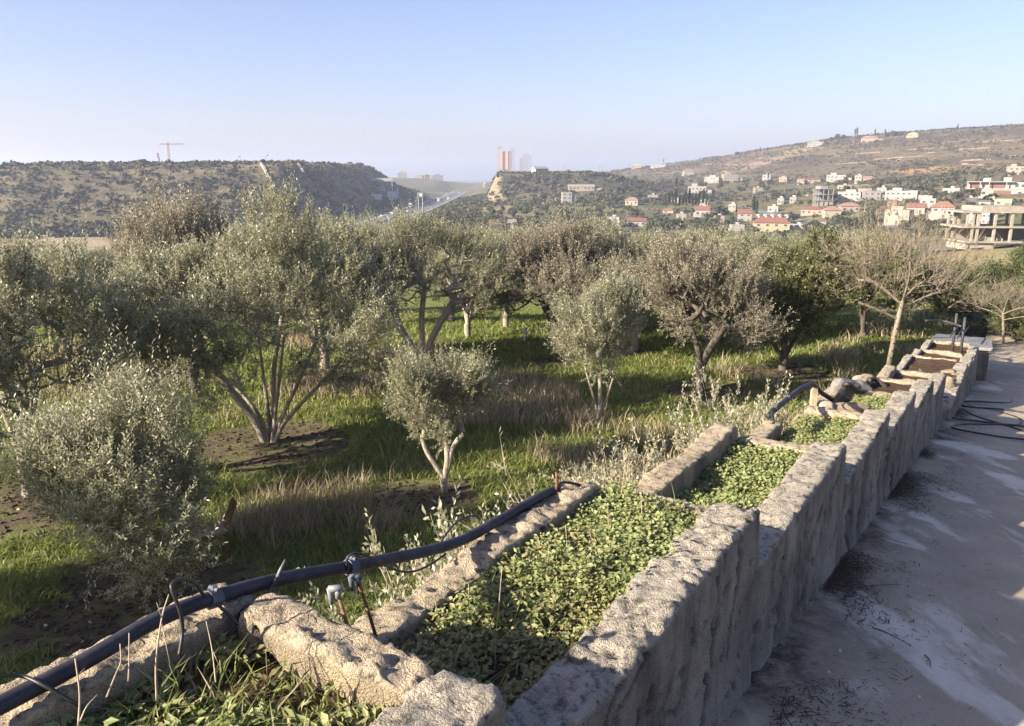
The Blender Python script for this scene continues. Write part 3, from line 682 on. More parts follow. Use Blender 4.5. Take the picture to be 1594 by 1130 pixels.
# grassy clump of tall plants at the back of the second and third planters is part of those beds
# ------------------------------------------------------------------ orchard grass
def grass_field(name, label, mat, rows, count, seed, sel, hmin, hmax, wmin, wmax, lean, cat):
    rng = np.random.default_rng(seed)
    a = rng.uniform(-38, 37, count * 3); r = rng.triangular(6.5, 9, 36, count * 3)
    x = r * np.sin(np.radians(a)); y = r * np.cos(np.radians(a)); n = x * N[0] + y * N[1]
    b, st = masks(x, y); p = sel(b, st, x, y, n) + rng.uniform(-.22, .22, len(x)); k = (p > .5) & (n > 1.75); x, y = x[k][:count], y[k][:count]
    z = orchard_z(x, y) - .01; P = np.stack([x, y, z], 1); m = len(P); rr = np.hypot(x, y)
    cl = fbm2(x, y, .45, 3, seed + 3)
    H = rng.uniform(hmin, hmax, m) * (.45 + 1.1 * cl); W = rng.uniform(wmin, wmax, m) * np.clip(rr / 12, .8, 2.2)
    V, Fq_, Ft = blades(P, H, W, lean, rng)
    tone = np.clip(rng.normal(.45, .2, m) + (fbm2(x, y, 1.5, 3, seed + 8) - .5) * 1.4, 0, 1)
    me = build(name, V, [Fq_, Ft], [mat], None, False, {'tone': ('FACE', 'FLOAT', np.r_[tone, tone])})
    return tag(obj(name, me), label, cat, kind='stuff')
grass_field('grass', 'short green winter grass under the olive trees', M['grass'], 0, 104000, 11, lambda b, st, x, y, n: 1.0 - b * 1.1 - st * .40, .07, .19, .0065, .012, .9, 'grass')
grass_field('dry_grass', 'tall straw-coloured dry grass standing in patches in the orchard', M['straw'], 0, 42000, 12, lambda b, st, x, y, n: st * .88 - b * .6, .18, .48, .0038, .0075, .55, 'dry grass')
# clods, leaf litter and stones on the bare soil
def clod_mesh(seed, n=10):
    rng = np.random.default_rng(seed); v = norm(rng.normal(0, 1, (14, 3))) * rng.uniform(.7, 1.1, (14, 1)) * np.array([1, .8, .55])
    bmh = __import__('bmesh').new()
    for p in v: bmh.verts.new(p)
    __import__('bmesh').ops.convex_hull(bmh, input=bmh.verts[:]); bmh.verts.ensure_lookup_table()
    bmh.verts.index_update(); V = np.array([w.co[:] for w in bmh.verts]); F = [[w.index for w in f.verts] for f in bmh.faces if len(f.verts) == 3]; bmh.free()
    return V, np.array(F)
CL = [clod_mesh(k) for k in range(5)]
def scatter_clods(name, label, cat, P, size, mat, seed):
    rng = np.random.default_rng(seed); g = G()
    for p, s_ in zip(P, size):
        V, F = CL[rng.integers(5)]; a = rng.uniform(0, 6.3); c, s = math.cos(a), math.sin(a)
        g.add((V * s_) @ np.array([[c, s, 0], [-s, c, 0], [0, 0, 1]]) + p, F)
    return tag(obj(name, g.mesh(name, [mat])), label, cat, kind='stuff')
rng = np.random.default_rng(70)
x = []; 
for cx, cy_, r in BARE:
    k = int(180 * r * r); a = rng.uniform(0, 6.3, k); q = r * np.sqrt(rng.uniform(0, 1, k)); x.append(np.stack([cx + q * np.cos(a), cy_ + q * np.sin(a)], 1))
x = np.concatenate(x); x = x[(x @ N[:2]) > 2.2]; P = np.c_[x, orchard_z(x[:, 0], x[:, 1]) + .005]
scatter_clods('soil_clods', 'crumbled brown soil clods under the olive trees', 'soil clods', P, rng.uniform(.012, .055, len(P)), M['litter'], 71)
k = rng.choice(len(P), 110, False); scatter_clods('pale_stones', 'small pale stones lying on the bare soil under the trees', 'stones', P[k], rng.uniform(.015, .045, 110), M['stone'], 72)
# twig and leaf litter along the foot of the wall, pebbles on the drive
g = G(); rng = np.random.default_rng(73)
m = 15000; S = rng.uniform(1.2, 15, m * 3); ds = rng.exponential(.12, m * 3); k = (fbm2(S, ds * 1.5, .7, 3, 74) + rng.uniform(-.06, .06, m * 3) > .50) & (ds < .9); S = S[k][:m]; ds = ds[k][:m]; m = len(S)
P = S[:, None] * D + (NO - .02 - ds)[:, None] * N; P[:, 2] = road_z(S) + rng.uniform(.004, .03, m) * np.exp(-ds / .2)
a = rng.uniform(0, 6.3, m); dv = np.stack([np.cos(a), np.sin(a), rng.uniform(-.15, .25, m)], 1); L = .008 + rng.exponential(.014, m); 
V = np.stack([P - dv * L[:, None] * .5, P + dv * L[:, None] * .5], 1); sd = norm(np.cross(dv, np.array([0, 0, 1.0]))) * rng.uniform(.0008, .0035, m)[:, None]
V = np.stack([V[:, 0] - sd, V[:, 0] + sd, V[:, 1] + sd * .4, V[:, 1] - sd * .4], 1).reshape(-1, 3); V[:, 2] += .006
g.add(V, np.arange(m * 4).reshape(-1, 4)); tag(obj('leaf_litter', g.mesh('leaf_litter', [M['litter']])), 'dark dry leaf and twig litter drifted along the foot of the planter wall', 'leaf litter', kind='stuff')
rng = np.random.default_rng(75); m = 520; S = rng.uniform(1.0, 13, m); nn_ = rng.uniform(-.9, .7, m); P = S[:, None] * D + nn_[:, None] * N; P[:, 2] = road_z(S) + .004
scatter_clods('pebbles', 'tiny pale pebbles scattered over the drive', 'pebbles', P, rng.exponential(.0035, m) + .003, M['pebble'], 76)
# single sticks on the drive
def stick(pts, r, label, mat=M['twig'] if 'twig' in M else None):
    P = smooth_path(pts, 5); g = G(); g.tube(P - P[0], np.linspace(r, r * .45, len(P)), 5); o = tag(obj('fallen_twig', g.mesh('fallen_twig', [M['litter']]), None, tuple(P[0])), label, 'twig', 'loose twigs on the drive'); return o
def onroad(u, v, dz=.008):
    r = ray(u, v); p = r * (ROAD_Z0 / (r[2] + ROAD_K * (r @ D))); return p + np.array([0, 0, dz])
stick([onroad(1358, 980, .012), onroad(1385, 993, .02), onroad(1418, 1007)], .0035, 'straight dark twig lying on the pale cement patch')
stick([onroad(1439, 1022), onroad(1446, 1030, .012), onroad(1448, 1040)], .0035, 'short curved twig just beyond the straight one on the cement patch')
stick([onroad(1338, 916), onroad(1370, 914, .015), onroad(1402, 912)], .0025, 'thin pale twig reaching out from the wall foot across the cement')
stick([onroad(1370, 835), onroad(1395, 845, .015), onroad(1412, 848)], .003, 'dark twig on the drive further down beside the wall')

# ------------------------------------------------------------------ irrigation pipe and its fittings
def PN(u, v, n): return onn(u, v, n)
pp = [PN(-60, 1130, 1.58)] + [PN(u, v, 1.58) for u, v in [(0, 1098), (130, 1030), (240, 967), (330, 931), (440, 901), (560, 879), (700, 848), (780, 808), (850, 768), (886, 758)]]
P = smooth_path(pp, 8); o0 = P[0]
pipe = empty('irrigation_pipe', tuple(o0)); tag(pipe, 'dark navy plastic water pipe running over the near planter walls', 'pipe', 'irrigation pipes along the planters')
g = G(); g.tube(P - o0, .019, 14); obj('hose', g.mesh('hose', [M['pipe']], True), pipe)
def clamp(u, v, nn_, parent, org, ax):
    c = PN(u, v, nn_) - org; g = G(); ax = norm(np.asarray(ax)); 
    g.tube([c - ax * .016, c + ax * .016], .0235, 12); side = norm(np.cross(ax, [0, 0, 1.0])); up = np.cross(side, ax)
    g.tube([c + up * .012, c + up * .034], .008, 8); g.tube([c + up * .026 - side * .016, c + up * .026 + side * .016], .0055, 8)
    obj('clamp', g.mesh('clamp', [M['fitting']]), parent)
clamp(332, 932, 1.58, pipe, o0, P[36] - P[33]); clamp(546, 882, 1.58, pipe, o0, P[50] - P[47])
def branch(name_pts, r, parent, org, mat='tubing'):
    Q = smooth_path(name_pts, 7) - org; g = G(); g.tube(Q, r, 8); obj('feed_tube', g.mesh('feed_tube', [M[mat]], True), parent)
# loop at the left, arching up and down to the soil
branch([PN(318, 928, 1.575), PN(302, 908, 1.55), PN(282, 901, 1.53), PN(269, 908, 1.52), PN(268, 918, 1.51), PN(281, 955, 1.50), PN(284, 985, 1.50), PN(279, 1020, 1.48)], .0042, pipe, o0)
branch([PN(336, 938, 1.56), PN(366, 966, 1.52), PN(400, 992, 1.46), PN(450, 1040, 1.40)], .0042, pipe, o0)
branch([PN(-20, 1056, 1.62), PN(30, 1052, 1.61), PN(65, 1065, 1.56), PN(110, 1090, 1.52), PN(135, 1105, 1.50)], .0042, pipe, o0)
branch([PN(541, 888, 1.56), PN(541, 868, 1.56), PN(556, 861, 1.55), PN(580, 869, 1.54), PN(612, 886, 1.54), PN(640, 890, 1.54), PN(668, 880, 1.55), PN(694, 862, 1.57)], .0038, pipe, o0)
branch([PN(672, 872, 1.6), PN(690, 838, 1.68), PN(712, 812, 1.72), PN(738, 803, 1.72), PN(750, 814, 1.70), PN(751, 830, 1.62)], .0038, pipe, o0)
branch([PN(860, 766, 1.57), PN(872, 752, 1.56), PN(890, 752, 1.54), PN(905, 757, 1.52), PN(915, 772, 1.48)], .006, pipe, o0)
# grey tube end leaning on the pipe
stake = empty('tubing_stub', tuple(PN(392, 1000, 1.42))); tag(stake, 'stiff grey drip tube leaning up past the pipe with a pinched pale tip', 'tube')
q0 = PN(392, 985, 1.44); g = G(); Q = smooth_path([q0, PN(404, 944, 1.52), PN(420, 918, 1.55), PN(432, 898, 1.56)], 5); g.tube(Q - np.array(stake.location), .0042, 7)
obj('tube', g.mesh('tube', [M['tubing']], True), stake)
g = G(); Q = np.array([PN(432, 898, 1.56), PN(437, 886, 1.56), PN(444, 871, 1.56)]) - np.array(stake.location); g.tube(Q, [.0055, .0048, .0022], 7); obj('tip', g.mesh('tip', [M['fitting_grey']], True), stake)
# rusty stakes with drip heads
def drip_stake(foot, top, label, head=True, mat='fitting_grey'):
    foot = np.asarray(foot); top = np.asarray(top); e = empty('drip_stake', tuple(foot)); tag(e, label, 'garden stake', 'rusty stakes in the near planters')
    g = G(); g.tube([foot * 0, (top - foot) * .5 + np.array([.002, 0, 0]), top - foot], [.0052, .005, .0047], 8); obj('rod', g.mesh('rod', [M['rust']], True), e)
    if head:
        c = top - foot; g = G(); g.tube([c + [-.022, 0, .012], c + [.012, 0, .016]], .009, 8); g.tube([c + [0, 0, -.012], c + [0, 0, .012]], .0075, 8); g.tube([c + [-.020, 0, .014], c + [-.017, 0, -.028]], [.008, .005], 8)
        obj('drip_head', g.mesh('drip_head', [M[mat]], True), e)
        g = G(); g.tube([c + [-.017, 0, -.028], c + [-.015, 0, -.05]], [.004, .002], 6); obj('nozzle', g.mesh('nozzle', [M['pebble']]), e)
    return e
drip_stake(PN(560, 1050, 1.28), PN(526, 924, 1.32), 'rusty stake with a grey drip head, standing at the cross wall')
drip_stake(PN(585, 990, 1.42), PN(557, 905, 1.46), 'thin rusty stake with blue drip head hanging from the pipe', True, 'fitting')
drip_stake(PN(866, 772, 1.56), PN(866, 735, 1.56), 'short rusty pin at the far end of the second planter', False)
# dry stalks in the near planter
def stalk(pts, label, r=.003, br=()):
    r *= .72; P = smooth_path(pts, 5); e = empty('dry_stalk', tuple(P[0])); tag(e, label, 'dry stalk', 'dry stalks in the nearest planter')
    g = G(); g.tube(P - P[0], np.linspace(r, r * .6, len(P)), 6)
    for a, b in br: g.tube(np.array([a, b]) - P[0], [r * .6, r * .25], 5)
    obj('stem', g.mesh('stem', [M['stalk']], True), e)
stalk([PN(244, 1090, 1.4), PN(243, 1030, 1.4), PN(252, 962, 1.41), PN(263, 925, 1.42)], 'tallest forked straw-coloured stalk crossing in front of the pipe', .0032, [(PN(252, 962, 1.41), PN(244, 938, 1.41)), (PN(252, 970, 1.41), PN(266, 1040, 1.40))])
stalk([PN(122, 1130, 1.42), PN(124, 1080, 1.43), PN(117, 1025, 1.45)], 'straight straw-coloured stalk near the left end of the pipe', .003, [(PN(123, 1050, 1.44), PN(132, 1040, 1.44))])
stalk([PN(166, 1085, 1.40), PN(180, 1050, 1.42), PN(188, 1030, 1.43), PN(187, 1002, 1.44)], 'leaning straw-coloured stalk bent near its top below the pipe', .0028)
stalk([PN(200, 1060, 1.42), PN(201, 1030, 1.42), PN(201, 985, 1.44)], 'thin upright straw-coloured stalk just left of the forked one', .0024)
stalk([PN(336, 1062, 1.3), PN(330, 1010, 1.34), PN(321, 967, 1.36)], 'thin grey stalk by the bend of the cross wall', .0022, [(PN(330, 1010, 1.34), PN(345, 1045, 1.32))])
stalk([PN(125, 1122, 1.38), PN(135, 1100, 1.38), PN(152, 1081, 1.40)], 'short slanting pale stalk at the bottom left corner', .0024)
rng = np.random.default_rng(80)
for k in range(9):                                                        # stalks standing in the second planter
    s_, n_ = rng.uniform(1.6, 3.0), rng.uniform(1.05, 1.42); q = sn(s_, n_, -1.41); h_ = rng.uniform(.12, .24); dx = rng.normal(0, .02, 2)
    P = smooth_path([q, q + [dx[0] * .5, dx[1] * .5, h_ * .5], q + [dx[0], dx[1], h_]], 4); e = empty('dry_stalk', tuple(q)); tag(e, 'thin bare straw stalk rising out of the second planter weeds', 'dry stalk', 'thin stalks in the second planter')
    g = G(); g.tube(P - q, np.linspace(.0022, .0012, len(P)), 5); obj('stem', g.mesh('stem', [M['stalk']], True), e)

# far pipe, wooden post and leaning slab beyond the third planter
pp = [PN(1196, 648, 1.5), PN(1203, 640, 1.5), PN(1215, 630, 1.5), PN(1236, 613, 1.5), PN(1250, 603, 1.5), PN(1266, 599, 1.5), PN(1280, 612, 1.47), PN(1296, 622, 1.42)]
P = smooth_path(pp, 6); o1 = P[0]; pipe2 = empty('irrigation_pipe', tuple(o1)); tag(pipe2, 'dark water pipe bending over the grey wooden post by the fourth planter', 'pipe', 'irrigation pipes along the planters')
g = G(); g.tube(P - o1, .022, 10); obj('hose', g.mesh('hose', [M['pipe']], True), pipe2)
clamp(1226, 621, 1.5, pipe2, o1, P[14] - P[10]); clamp(1206, 637, 1.5, pipe2, o1, P[8] - P[4])
branch([PN(1200, 648, 1.5), PN(1201, 640, 1.49), PN(1204, 658, 1.44)], .012, pipe2, o1); branch([PN(1266, 600, 1.5), PN(1252, 618, 1.5), PN(1238, 630, 1.5)], .006, pipe2, o1)
pb = PN(1265, 636, 1.5); pt = PN(1267, 598, 1.5); g = G(); hh = pt[2] - pb[2]; g.box(-.024, .024, -.024, .024, -.35, hh - .02)
tag(obj('wooden_post', g.mesh('wooden_post', [M['wood']]), None, tuple(pb)), 'weathered grey wooden post holding up the bent pipe', 'post')
def rock(name, c, size, label, cat, mat, seed, group=None, rot=(0, 0, 0)):
    import bmesh
    b = bmesh.new(); bmesh.ops.create_icosphere(b, subdivisions=3, radius=1.0)
    V = np.array([v.co[:] for v in b.verts]); F = np.array([[v.index for v in f.verts] for f in b.faces]); b.free()
    V = np.sign(V) * np.abs(V) ** .65; V = V * (0.78 + .45 * fbm(V * 1.3 + seed, 3, seed))[:, None] * np.asarray(size)
    V += (fbm(V * 14 + seed, 3, seed + 1) - .5)[:, None] * .05 * np.asarray(size).mean() * 2 * norm(V)
    me = build(name, V, [F], [mat], None, False); o = obj(name, me, None, tuple(c)); o.rotation_euler = rot
    return tag(o, label, cat, group)
g = G(); c0 = PN(1312, 628, 1.45)
rock('broken_slab', PN(1310, 613, 1.45), (.20, .075, .17), 'broken grey concrete lump leaning on its edge beside the post', 'concrete lump', M['grey_stone'], 3, None, (.3, .25, .5))
rock('broken_slab', PN(1336, 612, 1.38), (.20, .05, .13), 'low tilted slab of concrete behind the leaning lump', 'concrete lump', M['grey_stone'], 5, None, (.25, .5, .2))
P = smooth_path([PN(1312, 600, 1.42), PN(1322, 598, 1.36), PN(1336, 608, 1.3), PN(1345, 609, 1.26)], 6); g = G(); g.tube(P - P[0], .022, 8); tag(obj('irrigation_pipe', g.mesh('irrigation_pipe', [M['tubing']], True), None, tuple(P[0])), 'short black pipe end draped over the leaning concrete lump', 'pipe', 'irrigation pipes along the planters')
rock('edge_stone', PN(1318, 637, 1.25), (.22, .07, .055), 'yellowish stone lump along the front edge of the fifth planter', 'stone', M['wall_warm'], 7)
rock('edge_stone', PN(1283, 633, 1.42), (.07, .07, .06), 'small round brown stone at the foot of the wooden post', 'stone', M['stone'], 8)
rock('edge_stone', PN(1345, 594, 1.55), (.13, .10, .07), 'pale stone on the back edge of the sixth planter near the bare tree', 'stone', M['stone'], 9)
P = smooth_path([PN(1352, 592, 1.45), PN(1362, 590, 1.4), PN(1376, 600, 1.3), PN(1384, 606, 1.25)], 6); g = G(); g.tube(P - P[0], .03, 8); tag(obj('dead_branch', g.mesh('dead_branch', [M['bark_dark']], True), None, tuple(P[0])), 'dark dead branch lying over the bare planter by the pale stone', 'branch')
P = smooth_path([onn(1432, 575, 1.3), onn(1440, 588, 1.2), onn(1452, 587, 1.1), onn(1462, 580, 1.0)], 6); g = G(); g.tube(P - P[0], .025, 7); tag(obj('dead_branch', g.mesh('dead_branch', [M['bark_dark']], True), None, tuple(P[0])), 'crooked dead branch on the rubble front of the lower row', 'branch')
rng = np.random.default_rng(90)
for k, (u, v) in enumerate([(1462, 588), (1474, 578), (1448, 596), (1430, 598), (1412, 592), (1470, 600)]):
    q = onz(u, v, -3.3); rock('rubble_stone', q + [0, 0, -.05], tuple(rng.uniform(.08, .16, 3) * [1.2, 1, .7]), 'sunlit tan rubble stone heaped at the front of the lower planter row', 'stone', M['wall_warm'], 20 + k, 'rubble at the lower planters', tuple(rng.uniform(0, 3, 3)))

# dark iron posts with a rail and a flat board at the end
e = empty('iron_frame', tuple(sn(20.0, 1.0, -3.7))); tag(e, 'dark iron frame of two posts and a rail at the far end of the planters', 'iron frame'); org = np.array(e.location)
for (u, v0, v1) in [(1498, 529, 492), (1485, 524, 486)]:
    a = onn(u, v0, .95 if u > 1490 else 1.15); b_ = a + np.array([0, 0, (v0 - v1) / F_PX * a[1] * .98]); g = G(); g.tube([a - org - [0, 0, .35], b_ - org], .028, 8); obj('post', g.mesh('post', [M['darksteel']], True), e)
a = onn(1441, 499, 1.65); b_ = onn(1470, 500, 1.35); c_ = onn(1496, 508, 1.0); g = G(); g.tube(smooth_path([a, b_, c_], 5) - org, .022, 8); obj('rail', g.mesh('rail', [M['darksteel']], True), e)
for (u0, v0, u1, v1) in [(1478, 525, 1492, 508), (1490, 527, 1497, 512), (1500, 520, 1508, 508)]:
    g = G(); g.tube(np.array([onn(u0, v0, 1.05), onn(u1, v1, 1.05)]) - org, .015, 6); obj('brace', g.mesh('brace', [M['darksteel']], True), e)
g = G(); V = np.array([sn(20.5, 1.75, -3.72), sn(20.5, .45, -3.72), sn(22.6, .55, -3.86), sn(22.6, 1.75, -3.86)]); V = np.concatenate([V, V - [0, 0, .07]])
g.add(V, [[0, 1, 2, 3], [7, 6, 5, 4], [0, 4, 5, 1], [1, 5, 6, 2], [2, 6, 7, 3], [3, 7, 4, 0]]); o = obj('concrete_cover', g.mesh('concrete_cover', [M['slab']])); tag(o, 'flat pale grey cover slab at the end of the planters', 'slab')
g = G(); V = np.array([sn(20.45, .5, -4.9), sn(22.7, .55, -5.1), sn(22.7, 1.7, -5.1), sn(20.45, 1.7, -4.9)]); V2 = V.copy(); V2[:, 2] = [-3.8, -3.94, -3.94, -3.8]
g.add(np.concatenate([V, V2]), [[0, 1, 5, 4], [1, 2, 6, 5], [2, 3, 7, 6], [3, 0, 4, 7]]); tag(obj('block_wall', g.mesh('block_wall', [M['wall']], False, {'topness': ('POINT', 'FLOAT', np.zeros(8)), 'crack': ('POINT', 'FLOAT', np.zeros(8))})), 'grey block wall under the flat cover slab', 'wall')
# low rubble stones past the planters on the drive edge
for k, (u, v, sz) in enumerate([(1538, 572, .26), (1550, 568, .30), (1561, 574, .22), (1545, 583, .20), (1566, 564, .2), (1530, 566, .22), (1557, 582, .18)]):
    q = onroad(u, v, .06); rock('boundary_stone', q, (sz * 1.1, sz * .8, sz), ['grey boundary stone', 'mossy grey boundary stone', 'weathered round grey stone'][k % 3] + ' in the low heap where the drive bends', 'stone', M['grey_stone'], 40 + k, 'low stones at the bend of the drive', (0, 0, k * 1.1))

# black hose coiled on the drive
def road_path(pts): return smooth_path([onroad(u, v, .02) for u, v in pts], 10)
P1 = road_path([(1466, 651), (1500, 655), (1545, 660), (1578, 664), (1590, 658), (1584, 652), (1556, 643), (1520, 636), (1504, 633), (1502, 640), (1520, 650), (1560, 662), (1596, 674), (1640, 690)])
P2 = road_path([(1640, 676), (1580, 665), (1520, 663), (1490, 664), (1481, 668), (1492, 672), (1530, 679), (1570, 685), (1640, 692)])
P3 = road_path([(1470, 622), (1490, 620), (1520, 617), (1541, 620), (1560, 622), (1574, 626), (1572, 630), (1550, 630), (1520, 628), (1500, 628), (1494, 631), (1506, 637), (1550, 640), (1610, 648)])
g = G(); 
for k, P in enumerate((P1, P2, P3)): g.tube(P - P1[0] + [0, 0, .012 * k], .014, 7)
tag(obj('black_hose', g.mesh('black_hose', [M['tubing']], True), None, tuple(P1[0])), 'long black hose lying in loose loops on the drive', 'hose')

# ------------------------------------------------------------------ trees
def skeleton(stems, attr, rng, step=.22, fork=None, sag=.0, wob=.05, up=.12):
    """nodes, parents: stems are polylines from the ground; the attractors join the nearest branch, nearest first"""
    Nd = []; Pa = []
    for st in stems:
        st = smooth_path(st, 4)
        j0 = -1
        if len(Nd) and st[0][2] > .05: j0 = int(np.argmin(np.linalg.norm(np.array(Nd) - st[0], axis=1)))
        for i, p in enumerate(st): Nd.append(p); Pa.append(j0 if i == 0 else len(Nd) - 2)
    stem_n = len(Nd); cap = stem_n + len(attr) * 40; A = np.zeros((cap, 3)); A[:stem_n] = Nd; cnt = stem_n
    tipz = np.array([smooth_path(s, 4)[-1] for s in stems]); d0 = np.min(np.linalg.norm(attr[:, None] - tipz[None], axis=2), axis=1)
    ok = np.ones(cap, bool)
    for st_i in range(stem_n): ok[st_i] = A[st_i, 2] > fork
    ends = []
    for i in np.argsort(d0):
        p = attr[i]; dv = A[:cnt] - p; dd = np.linalg.norm(dv, axis=1) + np.maximum(dv[:, 2], 0) * .8 + (~ok[:cnt]) * 50
        j = int(np.argmin(dd)); a = A[j]; L = np.linalg.norm(p - a); k = max(1, int(L / step)); prev = j
        for q in range(1, k + 1):
            t_ = q / k; m = a + (p - a) * t_ + rng.normal(0, wob, 3) * (1 if q < k else 0) * min(1, L) ; m[2] += math.sin(t_ * math.pi) * L * up * rng.uniform(-.5, 1)
            A[cnt] = m; Pa.append(prev); ok[cnt] = True; prev = cnt; cnt += 1
        ends.append(cnt - 1)
    SK['n'] = stem_n
    return A[:cnt], np.array(Pa), np.array(ends)
SK = {}
def branch_mesh(A, Pa, r_tip, r_base, expo=.5):
    n = len(A); w = np.zeros(n); kids = np.bincount(Pa[Pa >= 0], minlength=n); w[kids == 0] = 1
    for i in range(n - 1, -1, -1):
        if Pa[i] >= 0: w[Pa[i]] += w[i]
    r = r_tip * w ** expo; r *= r_base / r[Pa < 0].max() if r_base else 1; r = np.maximum(r, r_tip * .8)
    sn_ = SK['n']; zt_ = max(A[:sn_, 2].max(), .1); r[:sn_] = np.maximum(r[:sn_], (r_base or .05) * (.62 - .38 * A[:sn_, 2] / zt_))
    idx = np.where(Pa >= 0)[0]; V = []; F = []; o = 0
    for big in (True, False):
        ii = idx[(r[idx] > .018) == big]
        if not len(ii): continue
        k = 7 if big else 3; a = A[Pa[ii]]; b = A[ii]; d = norm(b - a); ra = np.minimum(r[Pa[ii]], r[ii] * 1.7); rb = r[ii]
        h = np.where(np.abs(d[:, 2:3]) < .9, np.array([[0, 0, 1.0]]), np.array([[1.0, 0, 0]])); u = norm(np.cross(d, h)); v = np.cross(d, u)
        b = b + d * (rb * .35)[:, None]
        th = np.arange(k) * 2 * math.pi / k; ring = np.cos(th)[None, :, None] * u[:, None] + np.sin(th)[None, :, None] * v[:, None]
        W = np.concatenate([a[:, None] + ring * ra[:, None, None], b[:, None] + ring * rb[:, None, None]], 1).reshape(-1, 3)
        j = np.arange(k); q = np.stack([j, (j + 1) % k, (j + 1) % k + k, j + k], 1)
        F.append((np.arange(len(ii))[:, None, None] * 2 * k + q[None]).reshape(-1, 4) + o); V.append(W); o += len(W)
    return np.concatenate(V), np.concatenate(F), r
def twigs(B, Dv, L, K, ll, lw, rng, spread=.75):
    """leafy twigs: returns leaf quads, stem triangles"""
    n = len(B); t_ = np.tile((np.arange(K) + .5) / K, n); bi = np.repeat(np.arange(n), K); d = Dv[bi]
    h = norm(rng.normal(0, 1, (n, 3))); u = norm(np.cross(Dv, h)); v = np.cross(Dv, u)
    ph = np.tile(np.arange(K) * 1.9, n) + rng.uniform(0, .8, n * K); side = np.cos(ph)[:, None] * u[bi] + np.sin(ph)[:, None] * v[bi]
    ld = norm(d * .75 + side * spread + rng.normal(0, .12, (n * K, 3))); P = B[bi] + d * (L[bi] * t_)[:, None]
    l = ll * rng.uniform(.65, 1.2, n * K); w = lw * rng.uniform(.75, 1.2, n * K)
    wn = norm(np.cross(ld, norm(rng.normal(0, 1, (n * K, 3)) + np.array([0, 0, .8])))); m = P + ld * (l * .5)[:, None]
    V = np.stack([P, m + wn * w[:, None], P + ld * l[:, None], m - wn * w[:, None]], 1).reshape(-1, 3); F = np.arange(n * K * 4).reshape(-1, 4)
    s = u * .0028; V2 = np.stack([B - s, B + s, B + Dv * L[:, None]], 1).reshape(-1, 3); F2 = np.arange(n * 3).reshape(-1, 3)
    return V, F, V2, F2, bi
def lobes(rng, c, R, m, fr, n, flat_bottom=None):
    """points in a crown built of m overlapping lobes"""
    c = np.asarray(c); R = np.asarray(R); q = norm(rng.normal(0, 1, (m, 3))); q[:, 2] = np.where(q[:, 2] < -.35, -q[:, 2] * .6, q[:, 2]); q = norm(q) * rng.uniform(.45, .78, (m, 1)); q[0] = 0
    lr = fr * rng.uniform(.7, 1.15, m); k = rng.integers(0, m, n); p = norm(rng.normal(0, 1, (n, 3))) * (rng.uniform(0, 1, (n, 1)) ** .4)
    P = c + (q[k] + p * lr[k][:, None]) * R
    if flat_bottom is not None: P[:, 2] = np.maximum(P[:, 2], flat_bottom + rng.uniform(0, .25, n))
    return P
def olive(name, seed, stems, crown_c, crown_r, n_attr, n_twig, K=22, ll=.062, lw=.0088, fork=.8, r_base=.12, m=11, fr=.48, leafm='olive_leaf', barkm='bark', tl=(.2, .42), upb=.7, flat=None, spike=.3, tip=.004, expo=.5):
    rng = np.random.default_rng(seed); attr = lobes(rng, crown_c, crown_r, m, fr, n_attr, flat)
    A, Pa, ends = skeleton([np.array(s, float) for s in stems], attr, rng, fork=fork)
    V, F, r = branch_mesh(A, Pa, tip, r_base, expo)
    trunk = build(name + '_trunk', V, [F], [M[barkm]], None, True)
    # twigs on thin wood, mostly outside and on top
    thin = np.where((r <= max(np.quantile(r, .72), .006)) & (A[:, 2] > fork * .6))[0]; rel = (A[thin] - crown_c) / crown_r; wgt = .25 + np.clip(np.linalg.norm(rel, axis=1), 0, 1.2) ** 2 + .25 * np.clip(rel[:, 2], 0, 1)
    k = rng.choice(thin, n_twig, p=wgt / wgt.sum()); B = A[k] + rng.normal(0, .075, (n_twig, 3))
    out = norm((A[k] - crown_c) / crown_r); Dv = norm(out * .65 + np.array([0, 0, upb]) + rng.normal(0, .55, (n_twig, 3)))
    topf = np.clip((A[k][:, 2] - crown_c[2]) / crown_r[2], 0, 1); L = rng.uniform(tl[0], tl[1], n_twig) * (1 + spike * topf)
    Dv = norm(Dv + np.array([0, 0, 1.0]) * (topf * .8)[:, None]); lng = rng.uniform(0, 1, n_twig) < .09; L = np.where(lng, L * 1.9, L); Dv[lng] = norm(Dv[lng] + out[lng] * .8 + np.array([0, 0, .5]))
    V1, F1, V2, F2, bi = twigs(B, Dv, L, K, ll, lw, rng)
    br = fbm((A[k]) / .5, 3, seed + 4); tone = np.clip(rng.normal(.45, .18, len(F1)) + (br[bi] - .5) * 1.1 + rng.normal(0, .1, n_twig)[bi], 0, 1)
    crown = build(name + '_crown', np.concatenate([V1, V2]), [F1, F2 + len(V1)], [M[leafm], M['bark_dark']], [0, 1], False, {'tone': ('FACE', 'FLOAT', np.r_[tone, np.full(len(F2), .3)])})
    return trunk, crown
def place_tree(pair, u, v, rz, sc, label, name='olive_tree', cat='olive tree', group=None, xy=None, sz=None):
    p = onz(u, v, -4.8)[:2] if xy is None else xy
    z = float(height(np.array([p[0]]), np.array([p[1]]))[0]) - .06
    e = empty(name, (p[0], p[1], z), rz); e.scale = (sc, sc, sz or sc); tag(e, label, cat, group)
    obj('trunk', pair[0], e); obj('crown', pair[1], e); return e
GO = 'olive trees standing in the orchard'
